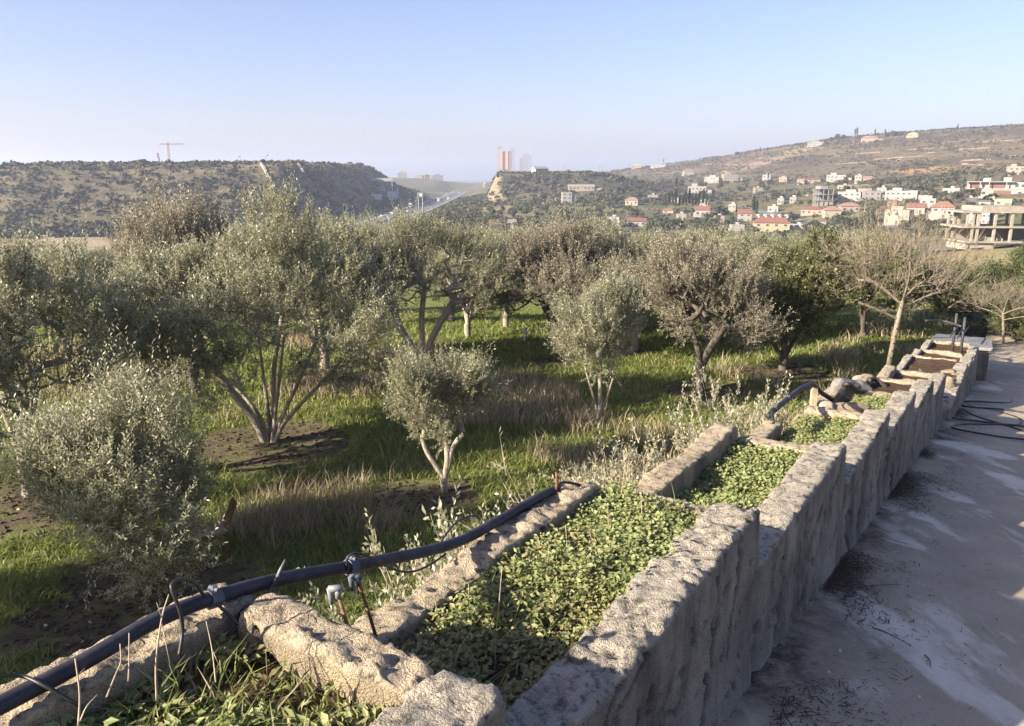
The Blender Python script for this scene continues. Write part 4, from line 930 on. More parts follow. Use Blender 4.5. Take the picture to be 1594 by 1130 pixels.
big = olive('olive_big', 1, [[(0, 0, 0), (-.12, .02, .5), (-.5, .1, 1.0), (-1.1, .1, 1.6)], [(.03, .05, 0), (0, .12, .55), (-.1, .3, 1.2), (-.2, .5, 1.9)], [(.08, -.03, 0), (.16, 0, .6), (.30, -.05, 1.3), (.45, -.1, 2.1)], [(.1, 0, 0), (.26, .03, .5), (.62, .05, 1.2), (1.0, .05, 2.0)], [(-.06, 0, 0), (-.2, -.08, .5), (-.55, -.2, 1.1), (-.95, -.3, 1.8)], [(.05, .06, 0), (.10, .12, .6), (.12, .25, 1.4), (.25, .4, 2.2)], [(.1, -.02, 0), (.34, -.08, .45), (.85, -.15, 1.0), (1.35, -.2, 1.5)]],
            (-.40, .15, 2.2), (2.75, 2.0, 2.05), 800, 6400, K=20, ll=.066, lw=.0098, fork=.6, r_base=.074, m=22, fr=.37, flat=.28)
mid_a = olive('olive_round', 2, [[(0, 0, 0), (.03, 0, .5), (.1, .05, .9), (.3, .1, 1.5)], [(0, 0, .6), (-.15, .05, 1.0), (-.5, .1, 1.7)], [(0, 0, .6), (-.05, -.1, 1.1), (-.1, -.35, 1.9)]],
            (0, 0, 2.05), (2.15, 1.9, 1.75), 460, 3600, fork=.75, r_base=.13, m=12, fr=.44, leafm='olive_leaf', flat=.5, K=20, ll=.074, lw=.0115)
mid_b = olive('olive_open', 3, [[(0, 0, 0), (-.2, 0, .5), (-.55, .05, 1.1), (-.8, .1, 1.9)], [(0, 0, 0), (.05, .05, .7), (.05, .1, 1.4), (.15, .1, 2.2)], [(.05, 0, 0), (.25, .05, .6), (.55, .1, 1.2), (.95, .1, 1.8)]],
            (0, .1, 2.15), (2.25, 1.9, 1.7), 520, 3100, fork=.8, r_base=.10, m=12, fr=.42, barkm='bark_pale', flat=.55, K=19, ll=.066, lw=.010)
mid_c = olive('olive_brownish', 4, [[(0, 0, 0), (.02, .02, .6), (.1, .05, 1.1), (.35, .1, 1.8)], [(0, 0, .7), (-.2, 0, 1.2), (-.55, .1, 1.8)]],
            (0, 0, 1.95), (1.85, 1.7, 1.6), 420, 3200, fork=.7, r_base=.12, m=12, fr=.42, leafm='olive_brown', barkm='bark_dark', flat=.4, K=19, ll=.064, lw=.0095)
small = olive('olive_small', 5, [[(0, 0, 0), (-.02, 0, .28), (-.14, 0, .48), (-.30, .02, .72), (-.38, .02, .95)], [(.0, 0, 0), (.01, 0, .30), (.06, 0, .6), (.04, .02, .95)], [(0, 0, .28), (.08, 0, .5), (.15, .02, .78), (.34, .05, 1.0)]],
            (-.05, 0, 1.45), (.92, .85, .90), 280, 2000, fork=.62, r_base=.062, m=10, fr=.45, K=22, ll=.05, lw=.0075, barkm='bark_pale', tip=.003, flat=.72, tl=(.14, .3), spike=.5)
column = olive('olive_column', 6, [[(0, 0, 0), (.02, 0, .5), (0, .02, 1.2), (.03, 0, 2.0)], [(0, 0, .2), (-.15, 0, .7), (-.3, 0, 1.2)], [(0, 0, .2), (.2, .05, .7), (.3, .05, 1.1)]],
            (.05, 0, 1.5), (.85, .8, 1.45), 340, 2300, fork=.15, r_base=.05, m=13, fr=.42, leafm='olive_pale', K=21, ll=.058, lw=.009, tip=.003, spike=.5, tl=(.18, .36))
shrub = olive('olive_shrub', 7, [[(0, 0, 0), (-.2, 0, .5), (-.5, .05, 1.1)], [(0, 0, 0), (.05, .1, .6), (.15, .1, 1.5)], [(0, 0, 0), (.25, -.1, .5), (.6, -.1, 1.0)], [(0, 0, 0), (-.1, -.15, .5), (-.1, -.4, 1.0)]],
            (-.05, 0, 1.08), (1.25, 1.08, 1.30), 480, 2800, fork=.12, r_base=.03, m=13, fr=.38, flat=.08, leafm='olive_pale', K=22, ll=.062, lw=.0092, tip=.0028, spike=.9, tl=(.22, .45), upb=.9)
carob = olive('carob', 8, [[(0, 0, 0), (.03, 0, .5), (.0, .05, 1.1), (.05, 0, 1.8)], [(0, 0, .3), (-.3, .05, .8), (-.7, .1, 1.3)], [(0, 0, .3), (.3, .05, .8), (.7, .1, 1.3)]],
            (0, 0, 1.8), (1.85, 1.7, 1.7), 480, 3200, fork=.3, r_base=.12, m=16, fr=.40, leafm='carob_leaf', barkm='bark_dark', K=14, ll=.075, lw=.019, tl=(.2, .36), upb=.4, flat=.3)

place_tree(mid_c, 0, 0, 1.4, 1.06, 'brownish olive tree crowding the left side of the largest olive', xy=(-7.1, 17.4), sz=1.18)
place_tree(big, 418, 686, .0, 1.0, 'largest olive tree, several pale trunks splaying from bare soil, wide silvery crown')
place_tree(mid_a, 46, 772, 2.6, .86, 'dark-trunked olive tree at the left edge behind the pale bush', sz=1.0)
place_tree(small, 692, 762, 0, .88, 'small young olive with a pale forked trunk standing alone on the grass', sz=1.0)
place_tree(shrub, 250, 892, 0, .98, 'pale bushy olive shrub leafy to the ground, just below the pipe', 'olive_shrub', 'olive shrub')
place_tree(mid_a, 505, 572, .4, .98, 'olive tree with a leaning forked trunk in tall straw grass, right behind the largest one')
place_tree(mid_b, 655, 565, 0, .96, 'open olive tree with fanning pale bare limbs behind the small young olive')
place_tree(mid_c, 868, 558, .5, 1.02, 'dark-trunked brownish olive tree near the short white post')
place_tree(column, 932, 655, 0, .97, 'slim pale column-shaped young olive, leafy down to the grass')
place_tree(mid_a, 988, 540, 2.2, .86, 'dark olive tree peeking out right behind the slim column-shaped one')
place_tree(mid_c, 1090, 608, 2.8, .94, 'low-branched grey-brown olive tree over a ring of bare earth')
place_tree(carob, 1218, 575, .3, .96, 'dense dark green carob-like tree with foliage hanging to its shaded trunk', 'carob_tree', 'tree')
# shade olives just outside the left edge, and rows further back
place_tree(mid_a, 0, 0, 3.0, .9, 'olive tree beyond the left edge shading the lower grass', xy=(-9.4, 6.5))
BACK = [(-14, 24, 'a'), (-9.5, 24.5, 'b'), (-2.2, 29, 'a'), (2.0, 30, 'c'), (6.6, 27.5, 'a'), (10.2, 27, 'b'), (-8, 32, 'a'), (-15, 33, 'c'), (6, 35, 'b'), (11, 34, 'a'), (13.6, 31, 'a'), 
        (0, 38, 'a'), (-6, 40, 'b'), (16, 38, 'c'), (-13, 42, 'a'), (10, 43, 'a'), (4, 45, 'c'), (18, 46, 'b'), (-20, 38, 'a'), (-20, 28, 'b'), (-22, 48, 'a'), (-3, 49, 'a'), (-5, 28, 'b'), (-.2, 27.3, 'a'), (4.3, 28.5, 'a'), (8.6, 29.5, 'b'), (12.4, 28, 'a'), (-11.2, 28.6, 'a'), (2.3, 34, 'a'), (-17, 28, 'a'), (-1.4, 25.0, 'a'), (2.6, 25.4, 'b'), (6.0, 24.2, 'a')]
rng = np.random.default_rng(33)
for x0, y0, kx in BACK:
    place_tree({'a': mid_a, 'b': mid_b, 'c': mid_c}[kx], 0, 0, rng.uniform(0, 6.28), rng.uniform(.76, .90) * (.74 if x0 < -9 else 1), 'olive tree in the back rows of the orchard, its crown merging with its neighbours', 'olive_tree', 'olive tree', 'olive trees in the back rows', xy=(x0, y0))
place_tree(carob, 0, 0, 1.3, .95, 'dark green tree rising between the carob-like tree and the bare tree', 'carob_tree', 'tree', xy=(10.9, 24.5), sz=.8)
place_tree(carob, 0, 0, 2.9, .9, 'green leafy tree in the back rows left of the bare tree', 'carob_tree', 'tree', xy=(8.4, 31.5))

# the bare deciduous tree
def bare_tree():
    rng = np.random.default_rng(21); stems = [[(0, 0, 0), (.05, 0, .6), (.12, 0, 1.2), (.2, 0, 1.75)], [(.2, 0, 1.7), (-.25, .05, 2.0), (-.75, .1, 2.25)], [(.2, 0, 1.75), (.5, .05, 2.05), (1.05, .1, 2.3)], [(.2, 0, 1.75), (.2, -.2, 2.3), (.1, -.3, 2.9)], [(.15, 0, 1.5), (.55, .1, 1.75), (1.4, .2, 2.0)], [(.15, 0, 1.4), (-.4, -.1, 1.6), (-.9, -.1, 1.75)]]
    q = norm(rng.normal(0, 1, (520, 3))); q[:, 2] = np.abs(q[:, 2]) * 1.0 - .22; R = rng.uniform(.45, 1.08, (520, 1))
    attr = np.array([.15, .1, 2.15]) + q * R * np.array([1.95, 1.7, 1.75])
    A, Pa, ends = skeleton([np.array(s, float) for s in stems], attr, rng, step=.16, fork=1.45, wob=.035, up=-.10)
    V, F, r = branch_mesh(A, Pa, .0032, .062, .72)
    g = G(); g.add(V, F)
    B = A[ends]; Dv = norm((B - np.array([.15, .1, 1.8])) * [1, 1, .9] + np.array([0, 0, .9]) + rng.normal(0, .25, B.shape)); W = []; n = len(B)
    for k in range(5):
        d = norm(Dv + rng.normal(0, .35, B.shape)); L = rng.uniform(.2, .55, n)[:, None]; s = norm(np.cross(d, rng.normal(0, 1, B.shape))) * .0045; g.add(np.stack([B - s, B + s, B + d * L], 1).reshape(-1, 3), np.arange(n * 3).reshape(-1, 3))
    tr = g.mesh('bare_tree_trunk', [M['bark_grey']], True)
    return tr, A, r
tr, A_, r_ = bare_tree()
p = onz(1378, 596, -4.75)[:2]; e = empty('bare_tree', (p[0], p[1], -4.85)); e.scale = (.95, .95, 1.16); tag(e, 'leafless pale-barked tree with a fan of bare twigs at the end of the planters', 'bare tree'); obj('branches', tr, e)
rng = np.random.default_rng(22); k = rng.choice(np.where(r_ <= np.quantile(r_, .6))[0], 240); V1, F1, V2, F2, bi = twigs(A_[k], norm(rng.normal(0, 1, (240, 3))), rng.uniform(.05, .12, 240), 3, .05, .014, rng)
obj('leaves', build('bare_tree_leaves', V1, [F1], [M['weed_dry']], None, False, {'tone': ('FACE', 'FLOAT', rng.uniform(0, .6, len(F1)))}), e)['kind'] = 'stuff'
e2 = empty('bare_tree', (14.6, 23.4, -4.9), 2.2); e2.scale = (.62, .62, .55); tag(e2, 'smaller tangled bare tree behind the iron posts', 'bare tree'); obj('branches', tr, e2)

# low shrubs
def loose_shrub(seed, H, R, n, K, ll, lw, leafm, nst=26):
    rng = np.random.default_rng(seed); g = G(); B = []; Dd = []
    for i in range(nst):
        a = rng.uniform(0, 6.28); rr = R * rng.uniform(.15, 1); h = H * rng.uniform(.55, 1.05); P = smooth_path([(0, 0, 0), (rr * .45 * math.cos(a), rr * .45 * math.sin(a), h * .5), (rr * math.cos(a + .2), rr * math.sin(a + .2), h)], 4); g.tube(P, np.linspace(.004, .0012, len(P)), 4, 0, False)
        for q in rng.integers(2, len(P), n // nst): B.append(P[q] + rng.normal(0, .02, 3)); Dd.append(P[min(q + 1, len(P) - 1)] - P[q - 1])
    B = np.array(B); Dd = norm(norm(np.array(Dd)) + rng.normal(0, .5, B.shape)); V1, F1, V2, F2, bi = twigs(B, Dd, rng.uniform(.05, .13, len(B)), K, ll, lw, rng)
    tone = np.clip(rng.normal(.5, .25, len(F1)), 0, 1)
    return g.mesh('shrub_stems', [M['bark']]), build('shrub_leaves', np.concatenate([V1, V2]), [F1, F2 + len(V1)], [M[leafm], M['bark']], [0, 1], False, {'tone': ('FACE', 'FLOAT', np.r_[tone, np.full(len(F2), .3)])})
def place_shrub(pair, p, rz, sc, label, group=None, sink=.03):
    z = float(height(np.array([p[0]]), np.array([p[1]]))[0]) - sink; e = empty('shrub', (p[0], p[1], z), rz); e.scale = (sc,) * 3; tag(e, label, 'shrub', group); obj('stems', pair[0], e); obj('leaves', pair[1], e); return e
sh1 = loose_shrub(41, .75, .42, 1300, 14, .022, .0045, 'olive_pale', 40); sh2 = loose_shrub(42, .6, .42, 620, 12, .020, .0042, 'olive_pale', 24); sh3 = loose_shrub(43, .55, .42, 800, 10, .026, .0016, 'straw', 40)
def bankpt(u, v, n_): return onn(u, v, n_)[:2]
def bank_shrub(pair, H, u, vtop, n_, rz, label):
    q = onn(u, vtop, n_); g_ = float(height(q[0:1], q[1:2])[0]); k_ = max(.5, (q[2] - g_) / H); e_ = place_shrub(pair, q, rz, k_, label); e_.scale = (min(k_, 1.5), min(k_, 1.5), k_)
bank_shrub(sh1, .82, 1150, 590, 2.15, 0, 'grey-green spiky shrub behind the far inner wall of the third planter')
bank_shrub(sh1, .82, 980, 694, 2.1, 2, 'pale dry-looking shrub just behind the corner of the second planter')
bank_shrub(sh2, .68, 700, 768, 2.0, 1, 'thin sparse shrub with silvery sprigs behind the pipe by the second planter')
bank_shrub(sh2, .68, 795, 790, 2.0, 4, 'sparse sprigs low behind the pipe, right of the thin shrub')
bank_shrub(sh3, .62, 915, 722, 2.2, 2, 'straw-dry tussock bush behind the second planter corner')
bank_shrub(sh3, .62, 1045, 706, 2.1, 3, 'straw-dry tussock bush behind the near end of the third planter')
place_shrub(sh1, onz(180, 640, -4.8)[:2], 3, .9, 'dark little bush on the lit grass between the two left olive trees')

# hedge, bushes and trees where the drive bends
hb = olive('hedge_bush', 51, [[(0, 0, 0), (-.3, 0, .4), (-.7, 0, .9)], [(0, 0, 0), (0, 0, .5), (.1, 0, 1.2)], [(0, 0, 0), (.3, 0, .4), (.7, 0, .9)]], (0, 0, 1.0), (1.4, 1.2, 1.0), 330, 1500, fork=.05, r_base=.05, m=13, fr=.42, leafm='hedge_leaf', barkm='bark_dark', K=13, ll=.07, lw=.017, upb=.5)
HB = [(15.6, 23.8, .8, 'low dark green bush behind the boundary stones'), (17.0, 25.6, 1.15, 'rounded green bush right of the iron posts'), (17.6, 23.6, 1.0, 'green bush at the right edge where the drive bends'), (19.6, 28.2, 1.1, 'tall mid-green bush at the right edge behind the drive bend'),
      (21.8, 31.5, 1.15, 'big sunlit green bush below the road slope at the right edge'), (18.4, 32.5, 1.0, 'green bush below the slope, left of the big sunlit one'), (23.5, 36.5, 1.1, 'dark rounded bush at the foot of the straw slope'), (15.5, 28.2, 1.0, 'grey-green bush behind the smaller bare tree')]
for k, (x0, y0, sc, lab) in enumerate(HB):
    z = float(height(np.array([x0]), np.array([y0]))[0]) - .05; e = empty('bush', (x0, y0, z), k * 1.3); e.scale = (sc, sc, sc); tag(e, lab, 'bush'); obj('stems', hb[0], e); obj('leaves', hb[1], e)

# small things in the orchard
p = onz(817, 524, -4.8); g = G(); g.tube([(0, 0, 0), (.02, 0, .25), (0, .01, .42)], [.05, .045, .05], 9); g.add(*[np.array([[-.07, 0, .36], [.09, 0, .40], [.09, .03, .46], [-.07, .03, .42]]), [[0, 1, 2, 3]]])
tag(obj('white_post', g.mesh('white_post', [M['whitepaint']]), None, (p[0], p[1], float(orchard_z(p[0:1], p[1:2])[0]))), 'short white post standing in the grass beyond the small olive', 'post')
# broken chair by the shrub
p = onz(330, 866, -4.8); e = empty('broken_chair', (p[0], p[1], -4.8), .5); e.scale = (.8, .8, .85); tag(e, 'broken rusty brown chair half hidden beside the pale bushy olive', 'chair')
g = G(); a = np.linspace(-.27, .27, 8); V = []
for q in a:
    for w in (-.2, .2): V.append([q, w, .42 + q * q * .5])
V = np.array(V); V = np.concatenate([V, V - [0, 0, .02]]); F = [[2 * i_, 2 * i_ + 1, 2 * i_ + 3, 2 * i_ + 2] for i_ in range(7)]; F2 = [[f_[3] + 16, f_[2] + 16, f_[1] + 16, f_[0] + 16] for f_ in F]
g.add(V, F + F2); obj('seat', g.mesh('seat', [M['wood']]), e)
g = G(); g.box(-.02, .0, -.17, .17, .0, .44, 0, [[math.cos(.45), 0, math.sin(.45)], [0, 1, 0], [-math.sin(.45), 0, math.cos(.45)]], (.24, 0, .44)); obj('backrest', g.mesh('backrest', [M['rust']]), e)
for sx in (-.18, .2):
    for sy in (-.15, .15): g = G(); g.tube([(sx, sy, .42), (sx * 1.1, sy * 1.1, -.02)], .012, 6); obj('leg', g.mesh('leg', [M['rust']]), e)

# ------------------------------------------------------------------ far vegetation
def blob_crown(name, seed, R, n, size, m, mat, up=.5, lob=6, fr=.5):
    rng = np.random.default_rng(seed); R = np.asarray(R, float)
    P = lobes(rng, (0, 0, R[2]), R, lob, fr, n); out = norm((P - [0, 0, R[2] * .7]) / R)
    nr = norm(out + rng.normal(0, .55, (n, 3))); h = norm(np.cross(nr, rng.normal(0, 1, (n, 3)))); w = np.cross(nr, h); s = size * rng.uniform(.6, 1.3, (n, 1))
    V = np.stack([P - h * s, P - w * s * .7 + h * s * .2, P + h * s, P + w * s * .7 - h * s * .1], 1).reshape(-1, 3)
    tone = np.clip(rng.normal(.45, .25, n) + out[:, 2] * .15, 0, 1)
    return build(name, V, [np.arange(n * 4).reshape(-1, 4)], [M[mat]], None, False, {'tone': ('FACE', 'FLOAT', tone)})
FT = [blob_crown('far_crown', 1, (3.2, 3.0, 2.6), 340, .50, 0, 'far_leaf'), blob_crown('far_crown', 2, (2.6, 2.8, 3.1), 320, .5, 0, 'far_leaf', lob=8), blob_crown('far_crown', 3, (3.0, 2.8, 2.2), 320, .45, 0, 'far_silver'), blob_crown('far_crown', 4, (3.6, 3.2, 2.9), 360, .55, 0, 'hedge_leaf')]
CY = blob_crown('cypress_crown', 6, (1.0, 1.0, 5.2), 300, .4, 0, 'far_cypress', lob=9, fr=.55)
g = G(); g.tube([(0, 0, -1.5), (.05, 0, .6), (0, .05, 2.4)], [.32, .25, .16], 6); TRK = g.mesh('far_trunk', [M['bark_dark']])
def far_tree(x, y, k, sc, label, cat='tree', group=None, name='village_tree', sz=None):
    z = float(height(np.array([x]), np.array([y]))[0]); e = empty(name, (x, y, z - .2), random.uniform(0, 6.28)); e.scale = (sc, sc, sz or sc); tag(e, label, cat, group)
    obj('trunk', TRK, e); c = obj('crown', CY if k == 'c' else FT[k], e, (0, 0, .6 if k == 'c' else .9)); return e
random.seed(5)

# scrub on the left hill, the butte and the banks of the motorway: one mass
def scrub_mass(name, label, seed, xs, n, smin, smax, per, mats, leaf=.5):
    rng = np.random.default_rng(seed); x, y = xs; sz = rng.uniform(smin, smax, len(x)) ; z = height(x, y)
    m = len(x); bi = np.repeat(np.arange(m), per); p = norm(rng.normal(0, 1, (m * per, 3))); p[:, 2] = np.abs(p[:, 2]); P = np.stack([x, y, z], 1)[bi] + p * sz[bi][:, None] * np.array([1, 1, .8])
    nr = norm(p + rng.normal(0, .4, p.shape)); h = norm(np.cross(nr, rng.normal(0, 1, p.shape))); w = np.cross(nr, h); s = sz[bi][:, None] * leaf * rng.uniform(.6, 1.2, (m * per, 1))
    V = np.stack([P - h * s, P - w * s * .8, P + h * s, P + w * s * .8], 1).reshape(-1, 3)
    tone = np.clip(rng.uniform(0, 1, m)[bi] + rng.normal(0, .15, m * per), 0, 1); dry = (rng.uniform(0, 1, m) < .22)[bi].astype(int)
    me = build(name, V, [np.arange(len(V)).reshape(-1, 4)], [M[q] for q in mats], [dry], False, {'tone': ('FACE', 'FLOAT', tone)})
    return tag(obj(name, me), label, 'scrub', kind='stuff')
rng = np.random.default_rng(61)
X = rng.uniform(-620, -95, 26000); Y = rng.uniform(360, 1050, 26000); k = (hill_w(X, Y) > .01) & (fbm2(X, Y, 30, 4, 62) + rng.uniform(-.14, .14, 26000) > .43) & (np.abs(X / Y) < .68); X, Y = X[k][:9500], Y[k][:9500]
scrub_mass('hill_scrub', 'dark maquis scrub covering the flat-topped hill on the left', 63, (X, Y), 0, 1.1, 3.4, 7, ('scrub', 'scrub_dry'))
X = rng.uniform(-520, -110, 5000); Y = rng.uniform(345, 430, 5000); k = (fbm2(X, Y, 16, 3, 64) > .50) & (Y > 372 - (X + 300) * .02) & (np.abs(X / Y) < .75); X, Y = X[k][:700], Y[k][:700]
scrub_mass('thicket', 'dark thicket of bushes along the foot of the left hill', 65, (X, Y), 0, 1.4, 3.4, 18, ('scrub', 'scrub_dry'))
X = rng.uniform(-62, -20, 4000); Y = rng.uniform(330, 1000, 4000); k = (X > hwy_x(Y) + 18) & (fbm2(X, Y, 18, 3, 66) + (1 - np.abs(X + 48) / 30) * .2 > .48); X, Y = X[k][:800], Y[k][:800]
scrub_mass('roadside_scrub', 'dark roadside trees and scrub along the right edge of the motorway', 67, (X, Y), 0, 1.5, 3.6, 16, ('far_leaf', 'scrub'))
X = rng.uniform(-30, 180, 6000); Y = rng.uniform(640, 1000, 6000); k = (fbm2(X, Y, 22, 3, 68) > .47); X, Y = X[k][:1700], Y[k][:1700]
scrub_mass('knoll_scrub', 'dark scrub over the steep knoll in the middle distance', 69, (X, Y), 0, 1.2, 3.0, 13, ('scrub', 'scrub_dry'))
X = rng.uniform(60, 900, 22000); Y = rng.uniform(600, 1500, 22000); zz = height(X, Y); k = (zz > -6) & (X / Y < .72) & (X / Y > .06) & (fbm2(X, Y * .5, 34, 4, 70) + rng.uniform(-.1, .1, 22000) > .485); X, Y = X[k], Y[k]
d = np.hypot(X, Y); o_ = np.argsort(d); big_i = o_[:260]; rest = o_[260:][:7600]
scrub_mass('hillside_scrub', 'brown and olive scrub dotted over the terraced hillside on the right', 71, (X[rest], Y[rest]), 0, .8, 2.4, 7, ('scrub', 'scrub_dry'))
SB = [blob_crown('far_shrub', 11, (1.5, 1.5, .9), 90, .4, 0, 'scrub'), blob_crown('far_shrub', 12, (1.3, 1.5, 1.0), 90, .4, 0, 'far_leaf'), blob_crown('far_shrub', 13, (1.6, 1.3, .8), 90, .4, 0, 'scrub_dry')]
zz = height(X, Y)
for q, i_ in enumerate(big_i[:230]):
    o = obj('hillside_shrub', SB[q % 3], None, (X[i_], Y[i_], zz[i_] - .2)); s_ = random.uniform(.8, 2.0); o.scale = (s_, s_, s_); o.rotation_euler = (0, 0, q)
    tag(o, ['dark rounded shrub on the lower hillside above the village', 'green rounded shrub on the lower hillside above the village', 'dry brownish shrub on the lower hillside above the village'][q % 3], 'shrub', ['dark shrubs on the hillside', 'green shrubs on the hillside', 'dry shrubs on the hillside'][q % 3])

X = rng.uniform(0, 330, 14000); Y = rng.uniform(330, 800, 14000); k = (X / Y < .66) & (X / Y > -.02) & (fbm2(X, Y, 24, 3, 74) + rng.uniform(-.08, .08, 14000) > .52); X2, Y2 = X[k][:2800], Y[k][:2800]
scrub_mass('garden_shrubs', 'dark green shrubs and low trees filling the gardens and plots round the village', 75, (X2, Y2), 0, .9, 2.4, 10, ('far_leaf', 'far_silver'))
# stone terrace walls on the hillside
def terrace(u0, v0, u1, v1, label, h=1.3, mat='terrace'):
    m = max(8, int(abs(u1 - u0) / 5)); us = np.linspace(u0, u1, m); vs_ = np.linspace(v0, v1, m)
    P = np.array([hit(a, b, 250) for a, b in zip(us, vs_)]); P = P[np.argsort(us)]
    # keep the run smooth
    yk = np.convolve(np.pad(P[:, 1], 2, 'edge'), np.ones(5) / 5, 'valid'); P = P * (yk / P[:, 1])[:, None]; P[:, 2] = height(P[:, 0], P[:, 1])
    rr = np.random.default_rng(int(u0 + v0)); hh = h * .7 * rr.uniform(.3, 1.2, m); V = []
    for p, q in zip(P, hh): V += [p + [0, -.3, -1.2], p + [0, -.3, q], p + [0, .9, q], p + [0, .9, -1.2]]
    F = []
    for i in range(m - 1):
        for a in range(3): F.append([i * 4 + a, i * 4 + a + 1, i * 4 + 4 + a + 1, i * 4 + 4 + a][::-1])
    F += [[0, 1, 2, 3], [(m - 1) * 4 + 3, (m - 1) * 4 + 2, (m - 1) * 4 + 1, (m - 1) * 4]]
    g = G(); g.add(V, F); tag(obj('terrace_wall', g.mesh('terrace_wall', [M[mat]])), label, 'terrace wall', 'stone terrace walls on the hillside')
for k, (u0, v0, u1, v1, h) in enumerate([(1360, 249, 1442, 243, 1.6), (1384, 251, 1402, 249, 1.6), (1436, 240, 1456, 238, 2), (1488, 234, 1540, 231, 1.6), (1496, 251, 1542, 249, 1.8), (1498, 256, 1530, 258, 1.6), (1556, 244, 1592, 243, 1.6), (1095, 256, 1160, 258, 1.4), (1228, 236, 1275, 231, 1.8), (1180, 247, 1222, 245, 1.3), (1300, 256, 1350, 253, 1.3), (1386, 281, 1500, 277, 1.0), (1412, 234, 1470, 230, 1.2), (1320, 240, 1370, 238, 1.2), (1520, 222, 1590, 218, 1.3)]):
    terrace(u0, v0, u1, v1, ['long pale stone terrace wall on the upper hillside', 'broken pale stone terrace wall on the hillside', 'low pale stone terrace wall on the hillside'][k % 3], h)

# ------------------------------------------------------------------ motorway
ys = np.concatenate([np.arange(250, 700, 15), np.arange(700, 1750, 30)]).astype(float); xc = hwy_x(ys)
def strip(name, o0, o1, dz, mat, parent=None, y0=250, y1=1700):
    k = (ys >= y0) & (ys <= y1); y_ = ys[k]; x_ = xc[k]; V = np.concatenate([np.stack([x_ + o0, y_, np.full(len(y_), HWY_Z + dz)], 1), np.stack([x_ + o1, y_, np.full(len(y_), HWY_Z + dz)], 1)]); n = len(y_); i = np.arange(n - 1)
    return obj(name, build(name, V, [np.stack([i, i + n, i + n + 1, i + 1], 1)], [M[mat]]), parent)
tag(strip('motorway', -13.5, 13.5, .06, 'asphalt'), kind='structure')
for o_ in (-12.2, -1.6, 1.6, 12.2): tag(strip('road_marking', o_ - .35, o_ + .35, .09, 'whiteline'), kind='structure')
e = empty('crash_barrier', (0, 0, HWY_Z)); tag(e, 'pale crash barrier along the middle of the motorway', 'crash barrier')
g = G()
for y0, y1 in zip(ys[:-1], ys[1:]):
    a, b = hwy_x(np.array([y0, y1])); g.add([(a - .2, y0, 0), (a + .2, y0, 0), (b + .2, y1, 0), (b - .2, y1, 0), (a - .15, y0, .9), (a + .15, y0, .9), (b + .15, y1, .9), (b - .15, y1, .9)], [[4, 5, 6, 7], [0, 4, 7, 3], [1, 2, 6, 5]])
obj('rail', g.mesh('rail', [M['bare']]), e)
def vehicle(x, y, kind, mat, label, away):
    e = empty('truck' if kind in ('truck', 'lorry') else ('van' if kind == 'van' else 'car'), (x, y, HWY_Z + .09), 0 if away else math.pi); tag(e, label, {'truck': 'truck', 'lorry': 'truck', 'van': 'van', 'car': 'car'}[kind], 'vehicles on the motorway')
    def W(pts):
        for (wx, wy, r) in pts:
            g = G(); g.tube([(wx - .14, wy, r), (wx + .14, wy, r)], r, 10); obj('wheel', g.mesh('wheel', [M['rubber']]), e)
    if kind in ('truck', 'lorry'):
        Lb = 6.2 if kind == 'truck' else 9.5
        g = G(); g.box(-1.25, 1.25, -Lb / 2, Lb / 2, 1.05, 3.9); obj('cargo_box', g.mesh('cargo_box', [M[mat]]), e)
        g = G(); yb = Lb / 2 + .25; V = [(-1.2, yb, .6), (1.2, yb, .6), (1.2, yb + 2.0, .6), (-1.2, yb + 2.0, .6), (-1.2, yb, 2.9), (1.2, yb, 2.9), (1.2, yb + 1.5, 2.9), (-1.2, yb + 1.5, 2.9)]; g.add(V, [[0, 3, 2, 1], [4, 5, 6, 7], [0, 1, 5, 4], [1, 2, 6, 5], [2, 3, 7, 6], [3, 0, 4, 7]]); obj('cab', g.mesh('cab', [M['whitepaint']]), e)
        g = G(); V = [(-1.05, yb + 1.97, 1.5), (1.05, yb + 1.97, 1.5), (1.05, yb + 1.62, 2.7), (-1.05, yb + 1.62, 2.7)]; V = [(a, b + .06, c) for a, b, c in V]; g.add(V, [[0, 1, 2, 3]]); obj('windscreen', g.mesh('windscreen', [M['glass']]), e)
        g = G(); g.box(-.45, .45, -Lb / 2, yb + 1.8, .75, 1.04); obj('chassis', g.mesh('chassis', [M['darksteel']]), e)
        W([(sx, wy, .5) for sx in (-1.0, 1.0) for wy in (-Lb / 2 + 1.0, yb + .9)])
    else:
        h = 2.1 if kind == 'van' else 1.42; L = 2.6 if kind == 'van' else 2.1; w = .95 if kind == 'van' else .86
        prof = [(-L, .35), (-L, .85 if kind == 'car' else h - .1), (-L + .5, h if kind == 'van' else 1.0), (-L + .9, h), (.35 if kind == 'car' else L - 1.2, h), (L - 1.1, .95) if kind == 'car' else (L - .7, 1.2), (L, .78 if kind == 'car' else .95), (L, .35)]
        g = G(); V = [(-w, a, b) for a, b in prof] + [(w, a, b) for a, b in prof]; n = len(prof); g.add(V, [[list(range(n))[::-1]][0], [n + q for q in range(n)]]); g.add(V, [[q, (q + 1) % n, n + (q + 1) % n, n + q] for q in range(n)]); obj('body', g.mesh('body', [M[mat]]), e)
        g = G(); z0, z1 = .95, h - .08; a0, a1 = (-L + .6, L - 1.25) if kind == 'car' else (L - 1.9, L - .85)
        for sx in (-w - .01, w + .01): g.add([(sx, a0, z0), (sx, a1, z0), (sx, a1 - .5, z1), (sx, a0 + .35, z1)], [[0, 1, 2, 3]])
        obj('side_window', g.mesh('side_window', [M['glass']]), e)
        W([(sx, wy, .32) for sx in (-w + .05, w - .05) for wy in (-L + .75, L - .8)])
    return e
def onhwy(u, v):
    r = ray(u, v); p = r * (HWY_Z / r[2]); return p
